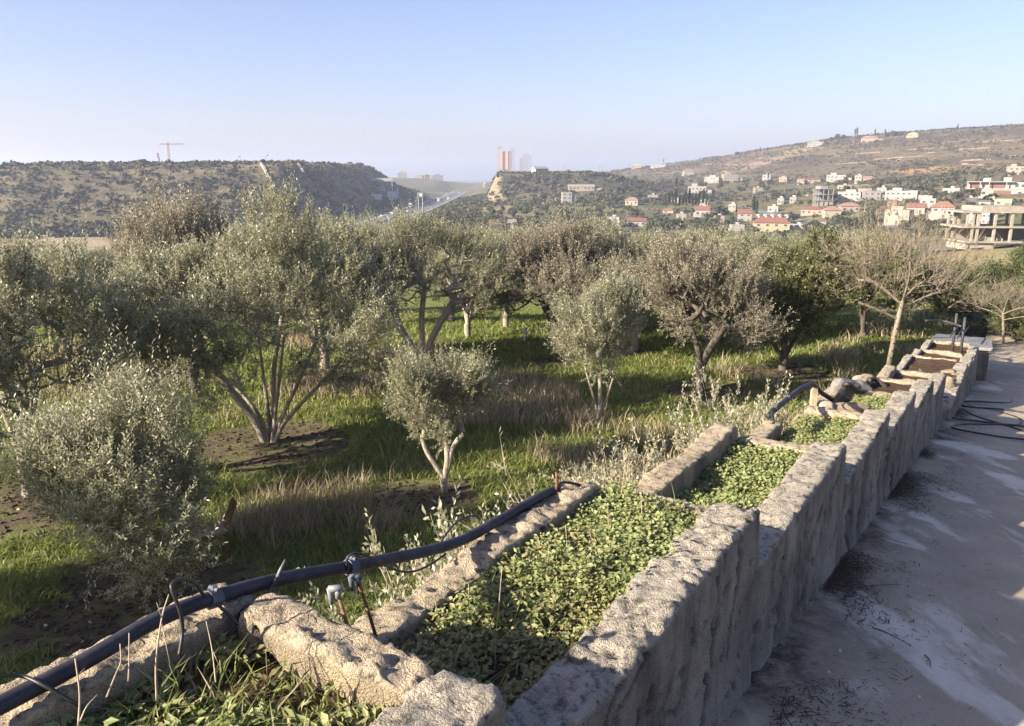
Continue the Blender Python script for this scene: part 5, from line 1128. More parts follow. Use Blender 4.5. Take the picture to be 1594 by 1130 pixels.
for (u, v, kind, mat, lab, away) in [(607, 330, 'truck', 'cream', 'yellowish box truck, nearest truck in the left lanes', False), (630, 323, 'lorry', 'whitepaint', 'white box truck further up the left lanes', False), (645, 320, 'van', 'whitepaint', 'small white van behind the white box truck in the left lanes', False), (660, 313, 'truck', 'whitepaint', 'small white lorry approaching the road sign', False),
                                (680, 315, 'lorry', 'whitepaint', 'white truck driving in the right-hand lanes', True), (701, 312, 'truck', 'whitepaint', 'white box truck at the far right edge of the motorway', True), (590, 338, 'car', 'silverpaint', 'pale car, nearest vehicle on the motorway', False), (609, 333, 'car', 'whitepaint', 'white car beside the yellowish truck', False), (622, 329, 'car', 'darkpaint', 'dark car between the two nearest trucks', False),
                                (634, 325, 'car', 'silverpaint', 'silver car beside the white box truck', False), (639, 332, 'car', 'darkpaint', 'dark car alone on the right-hand lanes', True), (687, 303, 'truck', 'darkpaint', 'dark blue truck far up the motorway', False), (706, 299, 'car', 'whitepaint', 'white car far up the motorway near the bend', False), (711, 301, 'van', 'whitepaint', 'white van far up the motorway near the bend', True), (721, 297, 'car', 'whitepaint', 'last white car before the motorway bends away', True)]:
    p = onhwy(u, v); x0 = hwy_x(p[1]); dx = np.clip(p[0] - x0, -11, 11); lane = min([-9.8, -6.2, 4.0, 6.2, 9.8], key=lambda q: abs(q - dx) + (100 if (q > 0) != away else 0)); vehicle(x0 + lane, p[1], kind, mat, lab, away)
def board(u0, u1, v0, v1, y, label, mat='whitepaint', cat='billboard', posts=2, name='billboard', gz=None):
    x0, x1 = [(u - 797) / 1284 * y for u in (u0, u1)]; z0, z1 = [(275 - v) / 1284 * y for v in (v1, v0)]; xc_ = (x0 + x1) / 2; gz = float(height(np.array([xc_]), np.array([y]))[0]) - .5; e = empty(name, (xc_, y, gz)); tag(e, label, cat)
    w = (x1 - x0) / 2; g = G(); g.box(-w, w, -.15, .15, z0 - gz, z1 - gz); obj('panel', g.mesh('panel', [M[mat]]), e)
    g = G(); f = .25; g.box(-w - f, w + f, .16, .4, z0 - gz - f, z1 - gz + f); obj('frame', g.mesh('frame', [M['steel']]), e)
    for q in np.linspace(-.7, .7, posts):
        g = G(); g.tube([(w * q, .3, 0), (w * q, .3, max(z0 - gz, .3) + .5)], .25, 8); obj('post', g.mesh('post', [M['steel']]), e)
    return e
board(577, 593, 302, 310, hit(585, 313, 200)[1], 'small white billboard at the foot of the left hill')
YB = hit(609, 312, 200)[1]
board(602, 616, 298, 308, YB, 'larger white billboard beside the motorway, right of the small one')
b_ = board(649, 658, 300, 307, 610, 'green and white motorway road sign on two posts', 'green', 'road sign', 2, 'road_sign')
g = G(); g.box(-.9, 1.6, -.2, -.16, float(-b_.location.z + (275 - 305) / 1284 * 610), float(-b_.location.z + (275 - 300.5) / 1284 * 610)); obj('inset', g.mesh('inset', [M['whitepaint']]), b_)
p = np.array([(618.5 - 797) / 1284 * YB, YB]); gz = float(height(p[0:1], p[1:2])[0]); e = empty('advertising_figure', (p[0], p[1], gz)); tag(e, 'tall grey cut-out figure standing at the edge of the larger billboard', 'cut-out figure')
zt_ = (275 - 293) / 1284 * YB - gz; zb_ = (275 - 308) / 1284 * YB - gz; hh = zt_ - zb_; g = G()
for x0, x1, a, b in [(-.9, -.3, 0, .48), (.3, .9, 0, .48), (-.85, .85, .48, .82), (-1.25, -.86, .5, .8), (.86, 1.25, .5, .8), (-.38, .38, .84, 1.0)]: g.box(x0, x1, -.12, .12, zb_ + hh * a, zb_ + hh * b)
obj('panel', g.mesh('panel', [M['grey']]), e); g = G(); g.tube([(0, .3, -.5), (0, .3, zb_ + hh * .7)], .15, 6); obj('post', g.mesh('post', [M['steel']]), e)

# ------------------------------------------------------------------ buildings
g = G(); g.box(-.5, .5, -.10, .02, 0, 1, 0); g.box(-.42, .42, -.13, -.101, .08, .92, 1); WIN = g.mesh('window', [M['whitepaint'], M['glass']])
g = G(); g.box(-.5, .5, -.10, .02, 0, 1, 0); g.box(-.44, .44, -.13, -.101, .02, .95, 1); DOOR = g.mesh('door', [M['whitepaint'], M['redpanel']])
def gable(w, d, z, rise, ov, mat, hip=False):
    g = G(); a, b = w / 2 + ov, d / 2 + ov; ix = (b * .8 if hip else 0)
    V = [(-a, -b, z), (a, -b, z), (a, b, z), (-a, b, z), (-a + ix, 0, z + rise), (a - ix, 0, z + rise)]
    V2 = [(x, y, q - .18) for x, y, q in V[:4]]
    g.add(V + V2, [[0, 1, 5, 4], [2, 3, 4, 5], [1, 2, 5], [3, 0, 4], [6, 7, 1, 0], [7, 8, 2, 1], [8, 9, 3, 2], [9, 6, 0, 3], [9, 8, 7, 6]][:2] and [[0, 1, 5, 4], [2, 3, 4, 5]], 0)
    g.add(V, [[1, 2, 5], [3, 0, 4]], 0); g.add(V[:4] + V2, [[4, 5, 1, 0], [5, 6, 2, 1], [6, 7, 3, 2], [7, 4, 0, 3], [7, 6, 5, 4]], 0)
    return g.mesh('roof', [M[mat]])
def face_cam(x, y): return -math.atan2(x, y)
def house(u, v, wpx, hpx, label, wall='white', roof='flat', rmat='redtile', rot=0.0, floors=None, cols=None, ext=None, cat='house', name='house', depth=None, p=None, tank=False, group=None):
    p = hit(u, v) if p is None else p
    y = p[1]; w = wpx * y / 1284; h = hpx * y / 1284; d = depth or max(5.0, min(w * .8, 11)); rise = 0
    if roof in ('gable', 'hip'): rise = min(h * .33, 2.6); h = h - rise
    e = empty(name, (p[0], p[1] + d * .3, float(height(p[0:1], p[1:2])[0]) - .2), face_cam(p[0], p[1]) + rot); tag(e, label, cat, group)
    g = G(); g.box(-w / 2, w / 2, -d / 2, d / 2, -2.5, h)
    if ext:                                     # extra volumes (x0,x1,y0,y1,z0,z1 as fractions of w,d,h)
        for (x0, x1, y0, y1, z0, z1) in ext: g.box(x0 * w, x1 * w, y0 * d - .004, y1 * d + .004, z0 * h, z1 * h)
    if rise and roof == 'gable': g.add([(-w / 2, -d / 2, h), (-w / 2, d / 2, h), (-w / 2, 0, h + rise), (w / 2, -d / 2, h), (w / 2, d / 2, h), (w / 2, 0, h + rise)], [[1, 0, 2], [3, 4, 5]])
    obj('wall', g.mesh('wall', [M[wall]]), e)
    if rise: obj('roof', gable(w, d, h + .05, rise, .45, rmat, roof == 'hip'), e)
    else:
        g = G(); t_ = .25
        for bx in ((-w / 2 - .1, w / 2 + .1, -d / 2 - .1, -d / 2 + t_), (-w / 2 - .1, w / 2 + .1, d / 2 - t_, d / 2 + .1), (-w / 2 - .1, -w / 2 + t_, -d / 2 + t_ + .01, d / 2 - t_ - .01), (w / 2 - t_, w / 2 + .1, -d / 2 + t_ + .01, d / 2 - t_ - .01)): g.box(*bx, h + .005, h + .5)
        obj('parapet', g.mesh('parapet', [M[wall]]), e)
    fl = floors or max(1, int(round(h / 3.1))); cl = cols or max(2, min(8, int(w / 2.9))); fh = h / fl; rr = random.Random(int(u * 7 + v))
    for a in range(fl):
        for b in range(cl):
            if rr.random() < .12: continue
            x = -w / 2 + w * (b + .5) / cl; isd = a == 0 and b == cl // 2 and fl > 0
            o = obj('door' if isd else 'window', DOOR if isd else WIN, e, (x, -d / 2, a * fh + (.05 if isd else fh * .32))); o.scale = (1.1 if isd else min(1.8, w / cl * .58), 1, fh * (.68 if isd else .46))
    for sx in (-1, 1):                           # side windows
        for a in range(fl):
            o = obj('window', WIN, e, (sx * w / 2, 0, a * fh + fh * .32)); o.rotation_euler = (0, 0, math.pi / 2 * sx); o.scale = (min(1.5, d * .25), 1, fh * .42)
    if not tank and not rise and random.Random(int(u)).random() < .7: tank = 1
    if tank:
        for k in range(tank):
            x = -w / 2 + w * (k + .5) / tank; g = G(); zt = h + rise * .9
            g.tube([(x - .7, 0, zt + 1.15), (x + .7, 0, zt + 1.15)], .45, 8, 0); g.tube([(x + .8, .3, zt), (x + .8, .3, zt + 1.6)], .55, 8, 0); g.box(x - .05, x + .05, -.05, .05, zt - 1.2, zt + .8, 1); obj('water_tank', g.mesh('water_tank', [M['whitepaint'], M['steel']]), e)
    return e
E1 = [(-.62, -.501, -.3, .3, -.3, .6)]; E2 = [(-.2, .25, -.25, .3, 1.0, 1.35)]; E3 = [(-.3, .0, -.3, .2, 1.0, 1.4), (.501, .8, -.4, .3, -.3, .65)]
HOUSES = [
 (1072, 273, 15, 10, 'small cream house standing alone under the bare slope, above the village', 'cream', 'hip', 'pinktile', E1),
 (1110, 285, 22, 9, 'low white modern house at the foot of the bare slope', 'white', 'flat', '', E2), (1137, 284, 23, 12, 'pale pinkish house next to the low white modern one', 'beige', 'flat', '', E3),
 (1194, 284, 12, 11, 'lone white cube house with a dark window at the slope foot', 'white', 'flat', '', None), (1220, 283, 12, 7, 'small beige house half hidden by trees at the slope foot', 'beige', 'flat', '', E2),
 (1247, 288, 10, 8, 'tiny cream house between trees left of a low red roof', 'cream', 'flat', '', None), (1265, 285, 24, 8, 'low house with a long red roof at the slope foot', 'cream', 'gable', 'redtile', None),
 (1304, 283, 28, 10, 'long white two-block house at the slope foot', 'white', 'flat', '', E3), (1337, 286, 10, 12, 'narrow cream house beside pinkish roofs', 'cream', 'flat', '', None), (1350, 283, 16, 9, 'house with pinkish tiled gable at the slope foot', 'pink', 'gable', 'pinktile', None),
 (1316, 295, 20, 6, 'low pale bungalow below the long white house', 'cream', 'flat', '', None), (1086, 304, 28, 13, 'white terraced villa stepping down among trees', 'white', 'flat', '', E3),
 (1216, 318, 9, 9, 'small white house half hidden behind dark trees', 'white', 'flat', '', None), (1236, 316, 10, 8, 'pale bluish shed-like house in the dark trees', 'grey', 'flat', '', None),
 (1327, 313, 34, 13, 'wide white modern house with grey upper floor', 'white', 'flat', '', E2), (1357, 311, 26, 13, 'white-grey modern house right of the wide white one', 'grey', 'flat', '', E3),
 (1096, 323, 13, 11, 'cream house tucked between cypresses', 'cream', 'flat', '', None), (1094, 338, 22, 17, 'white gabled house with a bright red roof', 'white', 'gable', 'redtile', E1), (1141, 331, 11, 12, 'small pale house left of the tall dark cypress', 'cream', 'flat', '', None),
 (1160, 345, 20, 19, 'white gabled house with red roof just left of the yellow block', 'white', 'gable', 'redtile', None), (1148, 362, 20, 11, 'low white house below the red-roofed gabled one', 'white', 'flat', '', E1),
 (1268, 334, 32, 13, 'bungalow with a wide red hipped roof', 'beige', 'hip', 'redtile', None), (1296, 338, 24, 17, 'cream house with a pale pink hipped roof', 'cream', 'hip', 'pinktile', None), (1324, 330, 28, 15, 'house with dusty pink roofs and a red chimney', 'beige', 'hip', 'pinktile', E1),
 (1061, 344, 14, 10, 'small cream flat house left of the bright red roof', 'cream', 'flat', '', None), (1041, 332, 16, 8, 'small house with an orange hipped roof', 'cream', 'hip', 'orangetile', None),
 (882, 316, 15, 16, 'white cube house with a grey side, alone by the green fields', 'white', 'flat', '', [(.501, .95, -.3, .3, -.2, .75)]), (905, 297, 40, 9, 'long pale villa with sloping wings on the rise above the fields', 'cream', 'gable', 'cream', E3),
 (985, 320, 20, 13, 'beige house with a flat pinkish roof among orchards', 'cream', 'hip', 'pinktile', None), (1017, 309, 16, 5, 'low grey shed roof among orchards', 'grey', 'flat', '', None), (991, 263, 15, 7, 'yellow-green house on the skyline ridge', 'yellow', 'hip', 'yellow', None),
 (1026, 261, 24, 5, 'long low white house on the skyline right of the yellow-green one', 'white', 'gable', 'white', None), (956, 353, 20, 14, 'white house with flat roof nearest behind the orchard crowns', 'white', 'flat', '', E1), (992, 352, 28, 13, 'white house with two bright red roofs beyond the orchard', 'white', 'gable', 'redtile', E1),
 (797, 355, 14, 12, 'small white house glimpsed between the orchard tree tops', 'white', 'flat', '', None),
 (1355, 220, 24, 8, 'pinkish villa on the ridge among cypresses', 'pink', 'hip', 'pinktile', E3), (1423, 214, 15, 8, 'yellow villa on the ridge right of the pinkish one', 'yellow', 'hip', 'yellow', E1), (1270, 228, 22, 6, 'white low villa on the ridge line, left of the ridge trees', 'white', 'flat', '', E2),
 (1347, 303, 20, 8, 'low cream house above the modern white ones', 'cream', 'flat', '', None), (1408, 312, 46, 14, 'long white apartment block behind the red-roofed houses', 'white', 'flat', '', E3), (1390, 324, 14, 12, 'small brick-red house end behind the palms', 'redpanel', 'flat', '', None),
 (1428, 335, 26, 18, 'white house with red roof in the denser village part', 'white', 'gable', 'redtile', None), (1470, 340, 32, 26, 'tall white house with an orange-brown roof', 'white', 'hip', 'orangetile', E1), (1402, 350, 36, 22, 'cream angled house with a blank gable wall in front of the village', 'cream', 'flat', '', [(-.3, .2, -.3, .2, 1.0, 1.3)]),
 (1446, 326, 22, 16, 'white narrow house left of the orange-brown roof', 'white', 'flat', '', E2), (1484, 303, 24, 9, 'long white shed alone above the village', 'white', 'flat', '', None), (1583, 272, 22, 12, 'cream house high on the right edge of the village', 'cream', 'flat', '', E3),
 (1565, 320, 24, 9, 'cream garden building below the white villas', 'cream', 'flat', '', None), (1522, 349, 22, 18, 'white house seen through the concrete frame', 'white', 'flat', '', None), (1540, 349, 14, 18, 'second white house seen through the concrete frame', 'white', 'flat', '', None),
 (626, 276, 14, 8, 'pale house on the skyline at the end of the left hill', 'white', 'flat', '', E2), (652, 279, 12, 6, 'white block in the skyline row left of the knoll', 'white', 'flat', '', None), (664, 279, 9, 7, 'yellowish block in the skyline row left of the knoll', 'yellow', 'flat', '', None), (680, 280, 18, 7, 'long grey-white block in the skyline row left of the knoll', 'grey', 'flat', '', E2),
 (762, 291, 16, 7, 'pale ruined building under the cliff of the knoll', 'beige', 'flat', '', E1),
 (1375, 302, 14, 9, 'small grey-white house in the village trees', 'grey', 'flat', '', None), (1180, 300, 12, 7, 'small pale house in the village trees under the lone white cube', 'beige', 'flat', '', None), (1052, 316, 12, 7, 'small pale house beside the cypress rows', 'beige', 'flat', '', None), (1120, 345, 16, 8, 'low flat pale house between the two red gables', 'beige', 'flat', '', None), (1205, 330, 16, 8, 'low whitish house behind the yellow block', 'white', 'flat', '', None),
]
for i_, (u, v, w_, h_, lab, wa, ro, rm, ex) in enumerate(HOUSES):
    house(u, v, w_, h_, lab, wa, ro, rm or 'redtile', random.Random(i_).uniform(-.25, .25), ext=ex, p=(None if not (620 < u < 690) else np.array([(u - 797) / 1284 * 1750, 1750., 0])))
house(1202, 363, 54, 25, 'yellow apartment block with red tiled roof and two rows of windows', 'yellow', 'hip', 'redtile', 0.08, 2, 4, [(-.50, -.38, -.62, -.501, -.6, .30)], 'apartment block', 'apartment_block', 9.0, tank=5)
house(840, 270, 22, 11, 'white row of steep gabled houses on top of the knoll', 'white', 'gable', 'grey', .5, 2, 3, None, 'house', 'house', 10)
house(1246, 357, 44, 6, 'low pale retaining wall building below the red-roofed bungalow', 'bare', 'flat', '', 0, 1, 2)

# grey unfinished block of flats in the village: slabs, columns and a white ground floor
def frame_building(name, p, W, Dp, floors, fh, label, cat, rz, base=True, mat='bare', bays=3, over=.4, parapet=None, gone=()):
    e = empty(name, (p[0], p[1], float(p[2])), rz); tag(e, label, cat)
    for k in range(floors + 1):
        if k == 0 and not base: continue
        g = G(); ov = over if k else over * .5; g.box(-W / 2 - ov, W / 2 + ov, -Dp / 2 - ov, Dp / 2 + ov, k * fh - .28, k * fh); obj('slab', g.mesh('slab', [M[mat]]), e)
    for k in range(floors):
        for a in range(bays + 1):
            for b in (0, .5, 1):
                x = -W / 2 + W * a / bays; y = -Dp / 2 + Dp * b; g = G(); g.box(x - .2, x + .2, y - .2, y + .2, k * fh + .005, (k + 1) * fh - .285); obj('column', g.mesh('column', [M[mat]]), e)
        if k not in gone:
            g = G(); g.box(-W / 2 + .3, W / 2 - .3, Dp / 2 - .35, Dp / 2 - .1, k * fh + .005, (k + 1) * fh - .285); obj('back_wall', g.mesh('back_wall', [M['grey' if mat == 'grey' else 'beige']]), e)
    if parapet:
        g = G(); x0, x1, h = parapet; g.box(W * x0, W * x1, -Dp / 2 - .1, Dp / 2, floors * fh + .005, floors * fh + h); obj('roof_room', g.mesh('roof_room', [M[mat]]), e)
    return e
p = hit(1280, 320); y = p[1]; k = y / 1284; e = frame_building('unfinished_building', p, 22 * k, 9, 3, 26 * k / 3, 'grey unfinished block with open upper floors and a pale ground floor, mid village', 'unfinished building', face_cam(p[0], p[1]) + .35, True, 'grey', 3, .4, (-.4, .1, 1.6))
g = G(); g.box(-11 * k + .3, 11 * k - .3, -4.2, -3.9, .02, 26 * k / 3 - .3); obj('front_wall', g.mesh('front_wall', [M['white']]), e)
# the big concrete frame on the right
y = 160.0; k = y / 1284; x0 = (1522 - 797) * k; x1 = (1662 - 797) * k; W = x1 - x0; zb = (275 - 375) * k
e = empty('unfinished_house', ((x0 + x1) / 2, y + 4.5, zb), -.10); tag(e, 'bare concrete frame of a two-storey house under construction by the road', 'building frame'); fh = 23.5 * k
for j, (a, b, z) in enumerate([(-.515, .5, 0), (-.575, .5, 1), (-.565, .5, 2)]):
    g = G(); g.box(a * W, b * W, -4.9, 4.9, z * fh - .32, z * fh); obj('slab', g.mesh('slab', [M['bare']]), e)
for z in (0, 1):
    for a in (-.50, -.435, -.38, -.20, -.02, .16, .34, .48):
        for b_ in (-4.4, 4.3):
            if a < -.45 and b_ < 0 and z == 0: continue
            g = G(); w_ = .22 if a > -.4 else .17; g.box(a * W - w_, a * W + w_, b_ - .22, b_ + .22, z * fh + .004, (z + 1) * fh - .325); obj('column', g.mesh('column', [M['bare']]), e)
g = G(); g.box(-.36 * W, .10 * W, -4.6, 4.6, 2 * fh + .004, 2 * fh + 7.5 * k); obj('roof_parapet', g.mesh('roof_parapet', [M['bare']]), e)
g = G(); g.box(-.36 * W, .5 * W, 3.9, 4.1, .004, fh - .325); obj('back_wall', g.mesh('back_wall', [M['beige']]), e)
g = G(); V = [(-.16 * W, -2.6, fh - .35), (-.155 * W, -1.4, fh - .35), (-.02 * W, -1.4, .05), (-.02 * W, -2.6, .05)]; V = V + [(a, b, c - .3) for a, b, c in V]; g.add(V, [[0, 1, 2, 3], [7, 6, 5, 4], [0, 4, 5, 1], [1, 5, 6, 2], [2, 6, 7, 3], [3, 7, 4, 0]]); obj('stair_flight', g.mesh('stair_flight', [M['bare']]), e)
for (a, b) in ((-.49, -.455), (-.43, -.18)):
    g = G(); g.box(a * W, b * W, -4.3, 4.3, -9 * k * 1.6, -.325); obj('plinth', g.mesh('plinth', [M['bare']]), e)
for (a, h) in ((-.30, .9), (-.24, .7), (-.12, .5)):
    g = G(); g.box(a * W, a * W + .9, -3.5, -2.8, .004, h); obj('block_stack', g.mesh('block_stack', [M['bare']]), e)
# white villa complex at the right edge
p = hit(1550, 305); y = p[1]; k = y / 1284; W = 78 * k
e = empty('villa_block', (p[0] + 3, p[1] + 5, p[2] - .3), face_cam(p[0], p[1])); tag(e, 'white modern terrace of villas with red-brown panels and roof towers, upper right', 'villas'); H1 = 11 * k
for nm, bx, mt in [('lower_floor', (-.30 * W, .62 * W, -4, 5, -3, H1), 'white'), ('upper_floor', (-.52 * W, .62 * W, -1, 6, H1 + .3, 2 * H1), 'white'), ('slab', (-.56 * W, .62 * W, -4.2, 5.2, H1 + .01, H1 + .29), 'white'), ('roof_slab', (-.55 * W, .30 * W, -3.6, 6.2, 2 * H1 + .01, 2 * H1 + .35), 'white'), ('roof_tower', (-.26 * W, -.12 * W, 0, 4, 2 * H1 + .36, 2 * H1 + 6.5 * k), 'white'), ('roof_tower', (.10 * W, .24 * W, 0, 4, 2 * H1 + .36, 2 * H1 + 7.5 * k), 'white')]:
    g = G(); g.box(*bx); obj(nm, g.mesh(nm, [M[mt]]), e)
for (a, b, z, yy) in ((-.48, -.30, 1, -1), (-.14, .14, 1, -1), (-.05, .25, 0, -4)):
    g = G(); g.box(a * W, b * W, yy - .12, yy - .01, z * H1 + .6, z * H1 + H1 * .85); obj('panel', g.mesh('panel', [M['redpanel']]), e)
for (a, z, yy) in ((-.22, 0, -4), (.34, 1, -1), (.45, 1, -1), (.40, 0, -4), (.52, 0, -4), (-.24, 1, -1)):
    o = obj('window', WIN, e, (a * W, yy, z * H1 + .9)); o.scale = (2.0, 1, 1.7)
for a in (-.52, -.30, -.14, .16): g = G(); g.box(a * W - .2, a * W + .2, -3.5, -3.1, H1 + .31, 2 * H1); obj('column', g.mesh('column', [M['white']]), e)
def long_wall(u0, v0, u1, v1, h, label, mat='cream'):
    a, b = hit(u0, v0, 100), hit(u1, v1, 100); m = 6; V = []
    for t_ in np.linspace(0, 1, m): p = a + (b - a) * t_; z = float(height(p[0:1], p[1:2])[0]); V += [(p[0], p[1], z - 1.5), (p[0], p[1], z + h), (p[0], p[1] + .5, z + h), (p[0], p[1] + .5, z - 1.5)]
    F = [[i * 4 + q, i * 4 + q + 1, i * 4 + 5 + q, i * 4 + 4 + q][::-1] for i in range(m - 1) for q in range(3)] + [[0, 1, 2, 3], [(m - 1) * 4 + q for q in (3, 2, 1, 0)]]
    g = G(); g.add(V, F); tag(obj('garden_wall', g.mesh('garden_wall', [M[mat]])), label, 'wall')
long_wall(1510, 309, 1548, 312, 1.6, 'pale garden wall in front of the white villas'); long_wall(1524, 319, 1560, 320, 1.3, 'lower cream garden wall under the white villas'); long_wall(1252, 352, 1292, 348, 1.2, 'grey garden wall under the red-roofed bungalow', 'bare'); long_wall(1225, 304, 1258, 305, .8, 'thin white wall line among dark trees', 'white')

def village_road(pts, w, label=None):
    P = np.array([hit(u, v, 90) for u, v in pts]); P = smooth_path(P, 10); T = norm(np.gradient(P, axis=0)); sd = np.stack([-T[:, 1], T[:, 0], 0 * T[:, 0]], 1); sd = norm(sd)
    V = []
    for q in (-.5, -.17, .17, .5): A = P + sd * w * q; A[:, 2] = height(A[:, 0], A[:, 1]) + .35; V.append(A)
    n = len(P); V = np.concatenate(V); i = np.arange(n - 1); F = np.concatenate([np.stack([i + k * n, i + 1 + k * n, i + 1 + (k + 1) * n, i + (k + 1) * n], 1) for k in range(3)])
    tag(obj('village_road', build('village_road', V, [F[:, ::-1]], [M['asphalt']], None, True)), kind='structure')
village_road([(1640, 377), (1594, 381), (1540, 386), (1490, 390), (1462, 384)], 7.0)
village_road([(1420, 356), (1370, 352), (1310, 347), (1250, 345), (1200, 334), (1150, 322)], 5.5)
village_road([(1590, 318), (1530, 317), (1470, 308), (1400, 303), (1330, 300), (1260, 297)], 5.5)
# parked cars in the village
for k, (u, v, mat, lab) in enumerate([(1462, 350, 'silverpaint', 'silver car parked in the village beside dark trees'), (1470, 352, 'whitepaint', 'white car parked in the village next to the silver one'), (1477, 348, 'darkpaint', 'dark car parked behind the white one'), (1484, 346, 'whitepaint', 'white car parked near the concrete frame')]):
    p = hit(u, v); e = vehicle(p[0], p[1], 'car', mat, lab, True); e.location.z = float(height(p[0:1], p[1:2])[0]); e.rotation_euler.z = 1.2 + k * .2; e['group'] = 'parked cars in the village'

# towers and cranes on the skyline
def tower(u, y, wpx, vtop, vbase, label, mats, floors, net=False):
    k = y / 1284; x = (u - 797) * k; z0 = (275 - vbase) * k; z1 = (275 - vtop) * k; w = wpx * k; gz = float(height(np.array([x]), np.array([y]))[0]); e = empty('tower_block', (x, y, gz - 1)); tag(e, label, 'tower block'); H = z1 - gz + 1; fh = H / floors
    g = G(); g.box(-w / 2 + .8, w / 2 - .8, -w / 2 + .8, w / 2 - .8, 0, H - .1); obj('core', g.mesh('core', [M[mats[0]]]), e)
    for f in range(1, floors + 1):
        g = G(); g.box(-w / 2, w / 2, -w / 2, w / 2, f * fh - .7, f * fh); obj('floor_slab', g.mesh('floor_slab', [M[mats[1]]]), e)
    if net: g = G(); g.box(-w * .52, w * .16, -w / 2 - .5, -w / 2 - .2, H * .45, H * 1.0); obj('safety_net', g.mesh('safety_net', [M['orangenet']]), e)
    return e
tower(788, 1900, 19, 237, 290, 'beige tower block under construction with orange netting on its upper half', ('beige', 'beige'), 20, True)
e = tower(818, 2500, 10, 241, 280, 'slim grey glass tower right of the orange-netted one', ('grey', 'steel'), 22)
tower(811, 2520, 5, 247, 280, 'lower grey tower leaning against the slim glass one', ('grey', 'grey'), 18)
tower(877, 2300, 2.5, 259, 280, 'thin white tower on the skyline right of the knoll', ('white', 'white'), 8); tower(880, 2320, 2, 255, 280, 'second thin white tower, taller, beside the first', ('white', 'white'), 10); tower(932, 2300, 4, 258, 276, 'white block on the skyline further right', ('white', 'white'), 6); tower(937, 2320, 3, 260, 276, 'smaller white block beside the last skyline block', ('white', 'white'), 5)
def lattice(g, a, b, w, nseg, r=.12):
    a = np.asarray(a, float); b = np.asarray(b, float); d = norm(b - a); h = np.array([0, 0, 1.0]) if abs(d[2]) < .9 else np.array([1.0, 0, 0]); u = norm(np.cross(d, h)); v = np.cross(d, u); cs = [(u + v) * w / 2, (u - v) * w / 2, (-u - v) * w / 2, (v - u) * w / 2]
    for c in cs: g.tube([a + c, b + c], r, 4)
    for i in range(nseg):
        p, q = a + (b - a) * i / nseg, a + (b - a) * (i + 1) / nseg
        for j in range(4): g.tube([p + cs[j], q + cs[(j + 1) % 4]], r * .7, 3, 0, False)
def crane(u, y, vtop, ujib0, ujib1, label, mat='red', lean=0, r=.3):
    k = y / 1284; x = (u - 797) * k; gz = float(height(np.array([x]), np.array([y]))[0]); zt = (275 - vtop) * k - gz; e = empty('tower_crane', (x, y, gz)); tag(e, label, 'crane')
    g = G(); lattice(g, (0, 0, 0), (lean * k, 0, zt), 1.6, 14, r); obj('mast', g.mesh('mast', [M[mat]]), e)
    g = G(); lattice(g, ((ujib0 - u) * k, 0, zt), ((ujib1 - u) * k, 0, zt), 1.2, 12, r); obj('jib', g.mesh('jib', [M[mat]]), e)
    g = G(); lattice(g, (lean * k, 0, zt), (lean * k, 0, zt + 3 * k), 1.0, 3, r); obj('apex', g.mesh('apex', [M[mat]]), e)
    return e
crane(266, 900, 226, 253, 290, 'red and grey tower crane behind the left hill, long jib', 'red', 0, .16)
e = empty('tower_crane', ((251 - 797) * .7, 900, 5)); tag(e, 'red crane jib tip poking over the left hill', 'crane'); g = G(); lattice(g, (0, 0, 0), (-2, 0, (275 - 239) * .7 - 5), 1.2, 8, .25); obj('boom', g.mesh('boom', [M['red']]), e)
crane(777, 1880, 231, 774, 782, 'red tower crane left of the netted tower', 'red', 0, .4); crane(799, 1930, 235, 794, 801, 'thin red tower crane right of the netted tower', 'red', 0, .3); crane(826, 2500, 233, 824, 827, 'thin grey crane mast above the slim glass tower', 'steel', 0, .25)
# pale concrete chutes down the left hill, long shed on the cut
for (u0, v0, u1, v1, lab) in [(406, 257, 419, 282, 'pale concrete drainage chute slanting down the left hill'), (464, 257, 473, 272, 'second, shorter pale chute on the left hill')]:
    a, b = hit(u0, v0), hit(u1, v1); P = np.array([a + (b - a) * q for q in np.linspace(0, 1, 14)]); P[:, 2] = height(P[:, 0], P[:, 1]) + 1.0; V = []
    for p in P: V += [p + [-.7, 0, -1.5], p + [-.7, 0, .5], p + [.7, 0, .5], p + [.7, 0, -1.5]]
    g = G(); g.add(V, [[i * 4 + q, i * 4 + q + 1, i * 4 + 5 + q, i * 4 + 4 + q][::-1] for i in range(13) for q in range(3)]); tag(obj('drainage_chute', g.mesh('drainage_chute', [M['bare']])), lab, 'drainage chute')
y = float(hit(587, 292, 200)[1]); k = y / 1284; p = np.array([(587 - 797) * k, y]); gz = (275 - 291) * k; e = empty('advert_gantry', (p[0], p[1], gz - 4)); tag(e, 'long pale hoarding on posts on the slope above the billboards', 'hoarding')
g = G(); g.box(-24 * k, 24 * k, -.3, .3, 4 + 9 * k, 4 + 14 * k); obj('panel', g.mesh('panel', [M['white']]), e)
for a in (-23, -8, 8, 23): g = G(); g.tube([(a * k, .5, -3), (a * k, .5, 4 + 13 * k)], .3, 6); obj('post', g.mesh('post', [M['steel']]), e)
g = G(); g.box(-22 * k, -12 * k, -3, 2, 0, 4 + 3 * k); obj('cabin', g.mesh('cabin', [M['grey']]), e); g = G(); g.box(-6 * k, 12 * k, -3, 1, 0, 4 + 1 * k); obj('shed', g.mesh('shed', [M['grey']]), e)
# blue drum on the valley floor
p = hit(163, 399); g = G(); g.tube([(0, 0, 0), (0, 0, .08), (0, 0, .12), (0, 0, .9), (0, 0, 1.02)], [.5, .52, .55, .55, .5], 14); tag(obj('blue_drum', g.mesh('blue_drum', [M['blue']]), None, tuple(p + [0, 0, -.05])), 'dark blue drum in the valley, peeking between the left tree tops', 'drum')
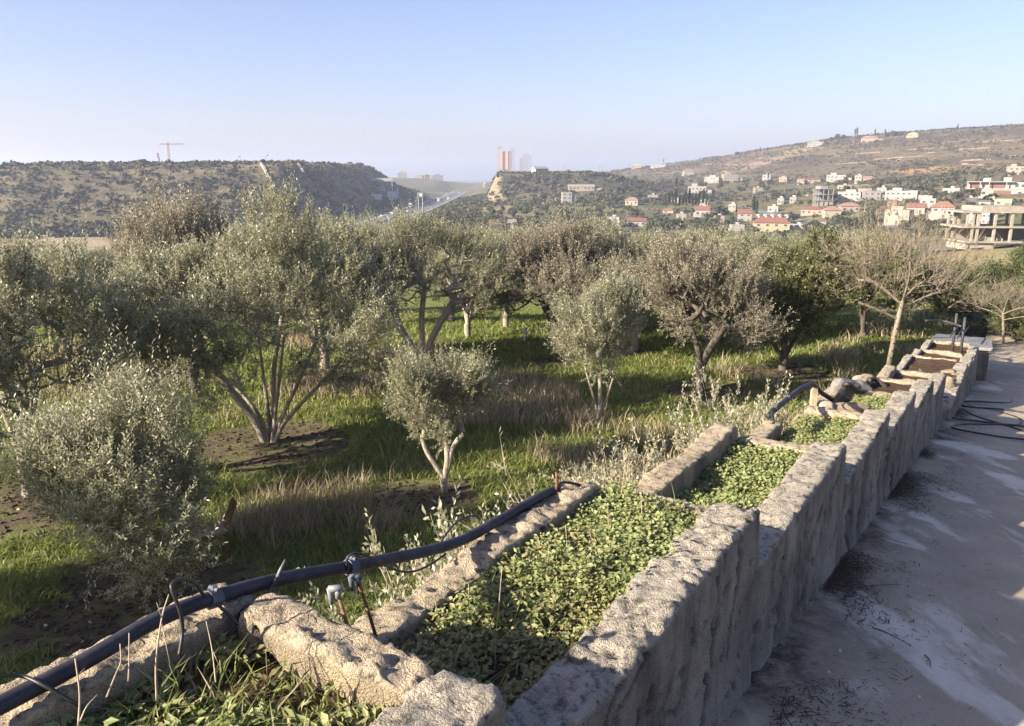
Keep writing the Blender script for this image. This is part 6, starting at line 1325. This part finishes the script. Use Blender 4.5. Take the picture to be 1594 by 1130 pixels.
# street lamps / poles in the village
for k, (u, v, h_) in enumerate([(1345, 330, 34), (1440, 352, 30), (1461, 356, 42), (1390, 330, 26)]):
    p = hit(u, v + 6); q = h_ * p[1] / 1284; g = G(); g.tube([(0, 0, -.5), (0, 0, q)], [.16, .09], 6); g.tube([(0, 0, q - .1), (.9, 0, q + .1)], .06, 5); tag(obj('utility_pole', g.mesh('utility_pole', [M['bare']]), None, (p[0], p[1], float(height(p[0:1], p[1:2])[0]))), 'tall pale lamp pole in the village', 'lamp pole', 'lamp poles in the village')

# village and valley trees
rng = np.random.default_rng(91); n_ = 0
def clear(x, y):
    u = 797 + 1284 * x / y
    return u
hpos = [(o.location.x, o.location.y) for o in COL.objects if o.parent is None and o.get('category') in ('house', 'apartment block', 'villas', 'unfinished building', 'building frame')]
hp = np.array(hpos)
cand = []
while len(cand) < 298:
    u = rng.uniform(730, 1594); v = rng.uniform(284, 372)
    if u < 880 and v < 305: continue
    if u > 1470 and v > 335: continue
    if fbm2(np.array([u]), np.array([v * 2.2]), 45, 3, 92)[0] < .44: continue
    p = hit(u, v, 90)
    dx = hp - p[:2]; dd = np.hypot(dx[:, 0], dx[:, 1])
    if dd.min() < 9: continue
    # leave the fronts of the houses open
    fr = (np.abs(hp[:, 0] / hp[:, 1] - p[0] / p[1]) * p[1] < 7) & (hp[:, 1] > p[1]) & (hp[:, 1] - p[1] < 40)
    if fr.any() and rng.uniform() < .9: continue
    cand.append((p[0], p[1]))
LB = ['dark green rounded tree in the village gardens', 'dark upright tree in the village gardens', 'silvery olive-like tree in the village gardens', 'lighter green tree in the village gardens']
for k, (x, y) in enumerate(cand):
    q = int(rng.integers(0, 4)); far_tree(x, y, q, rng.uniform(.55, 1.15), LB[q], 'tree', ['dark rounded village trees', 'dark upright village trees', 'silvery village trees', 'lighter green village trees'][q])
for k, (u, v, s_) in enumerate([(1172, 345, 1.5), (1176, 347, 1.3), (1183, 241, 1.1), (1176, 242, 1.0), (1194, 240, 1.0), (1330, 217, 1.4), (1333, 217, 1.6), (1361, 217, 1.3), (1377, 217, 1.3), (1480, 211, 1.0), (1489, 210, 1.3), (1052, 252, .9), (1033, 256, 1.0), (1195, 285, 1.0), (1052, 302, 1.5)] + [(1036 + 5.2 * q, 330 + (q % 3), 1.15 + .12 * (q % 4)) for q in range(13)]):
    p = hit(u, v); far_tree(p[0], p[1], 'c', s_ * (1 if q else 1) * .8, 'dark slim cypress on the skyline ridge' if v < 260 else ('tall dark cypress left of the yellow block' if k < 2 else 'dark cypress in the row among the houses'), 'cypress', 'cypresses on the ridge' if v < 260 else ('cypresses by the yellow block' if k < 2 else 'cypress rows in the village'), 'cypress_tree', s_)
for k, (u, v, s_, q) in enumerate([(1298, 224, 1.6, 0), (1308, 222, 1.8, 1), (1316, 221, 1.7, 0), (1288, 226, 1.2, 3), (1386, 218, 1.5, 0), (1396, 217, 1.7, 1), (1405, 216, 1.5, 0), (1150, 243, 1.2, 0), (1246, 229, 1.0, 0), (1254, 229, .9, 1), (1432, 214, 1.1, 0), (1345, 219, 1.0, 0), (1540, 206, 1.0, 0), (1566, 203, .9, 1)]):
    p = hit(u, v); far_tree(p[0], p[1] + 10, q, s_, 'dark tree in the clump along the ridge line', 'tree', 'trees on the ridge', 'ridge_tree')
p = hit(1454, 212); e = empty('palm_tree', tuple(p)); tag(e, 'small palm on the ridge right of the yellow villa', 'palm'); g = G(); g.tube([(0, 0, -1), (.1, 0, 5)], [.3, .22], 6); obj('trunk', g.mesh('trunk', [M['bark_dark']]), e)
V = []; 
for k in range(14):
    a = k * 2.4; c, s = math.cos(a), math.sin(a); V += [(.1, 0, 5), (1.5 * c - .3 * s, 1.5 * s + .3 * c, 5.7), (2.8 * c, 2.8 * s, 4.6), (1.5 * c + .3 * s, 1.5 * s - .3 * c, 5.7)]
obj('fronds', build('fronds', V, [np.arange(56).reshape(-1, 4)], [M['far_leaf']], None, False, {'tone': ('FACE', 'FLOAT', np.full(14, .5))}), e)
# trees in the fields and along the motorway on the left
for k in range(46):
    while True:
        u, v = rng.uniform(180, 760), rng.uniform(318, 372)
        p = hit(u, v, 120)
        if abs(p[0] - hwy_x(p[1])) > 24 and hill_w(p[0:1], p[1:2])[0] < .5: break
    q = int(rng.integers(0, 3)); far_tree(p[0], p[1], q, rng.uniform(.45, .85), 'dark tree on the valley floor between the orchard and the left hill', 'tree', 'trees on the valley floor', 'valley_tree')
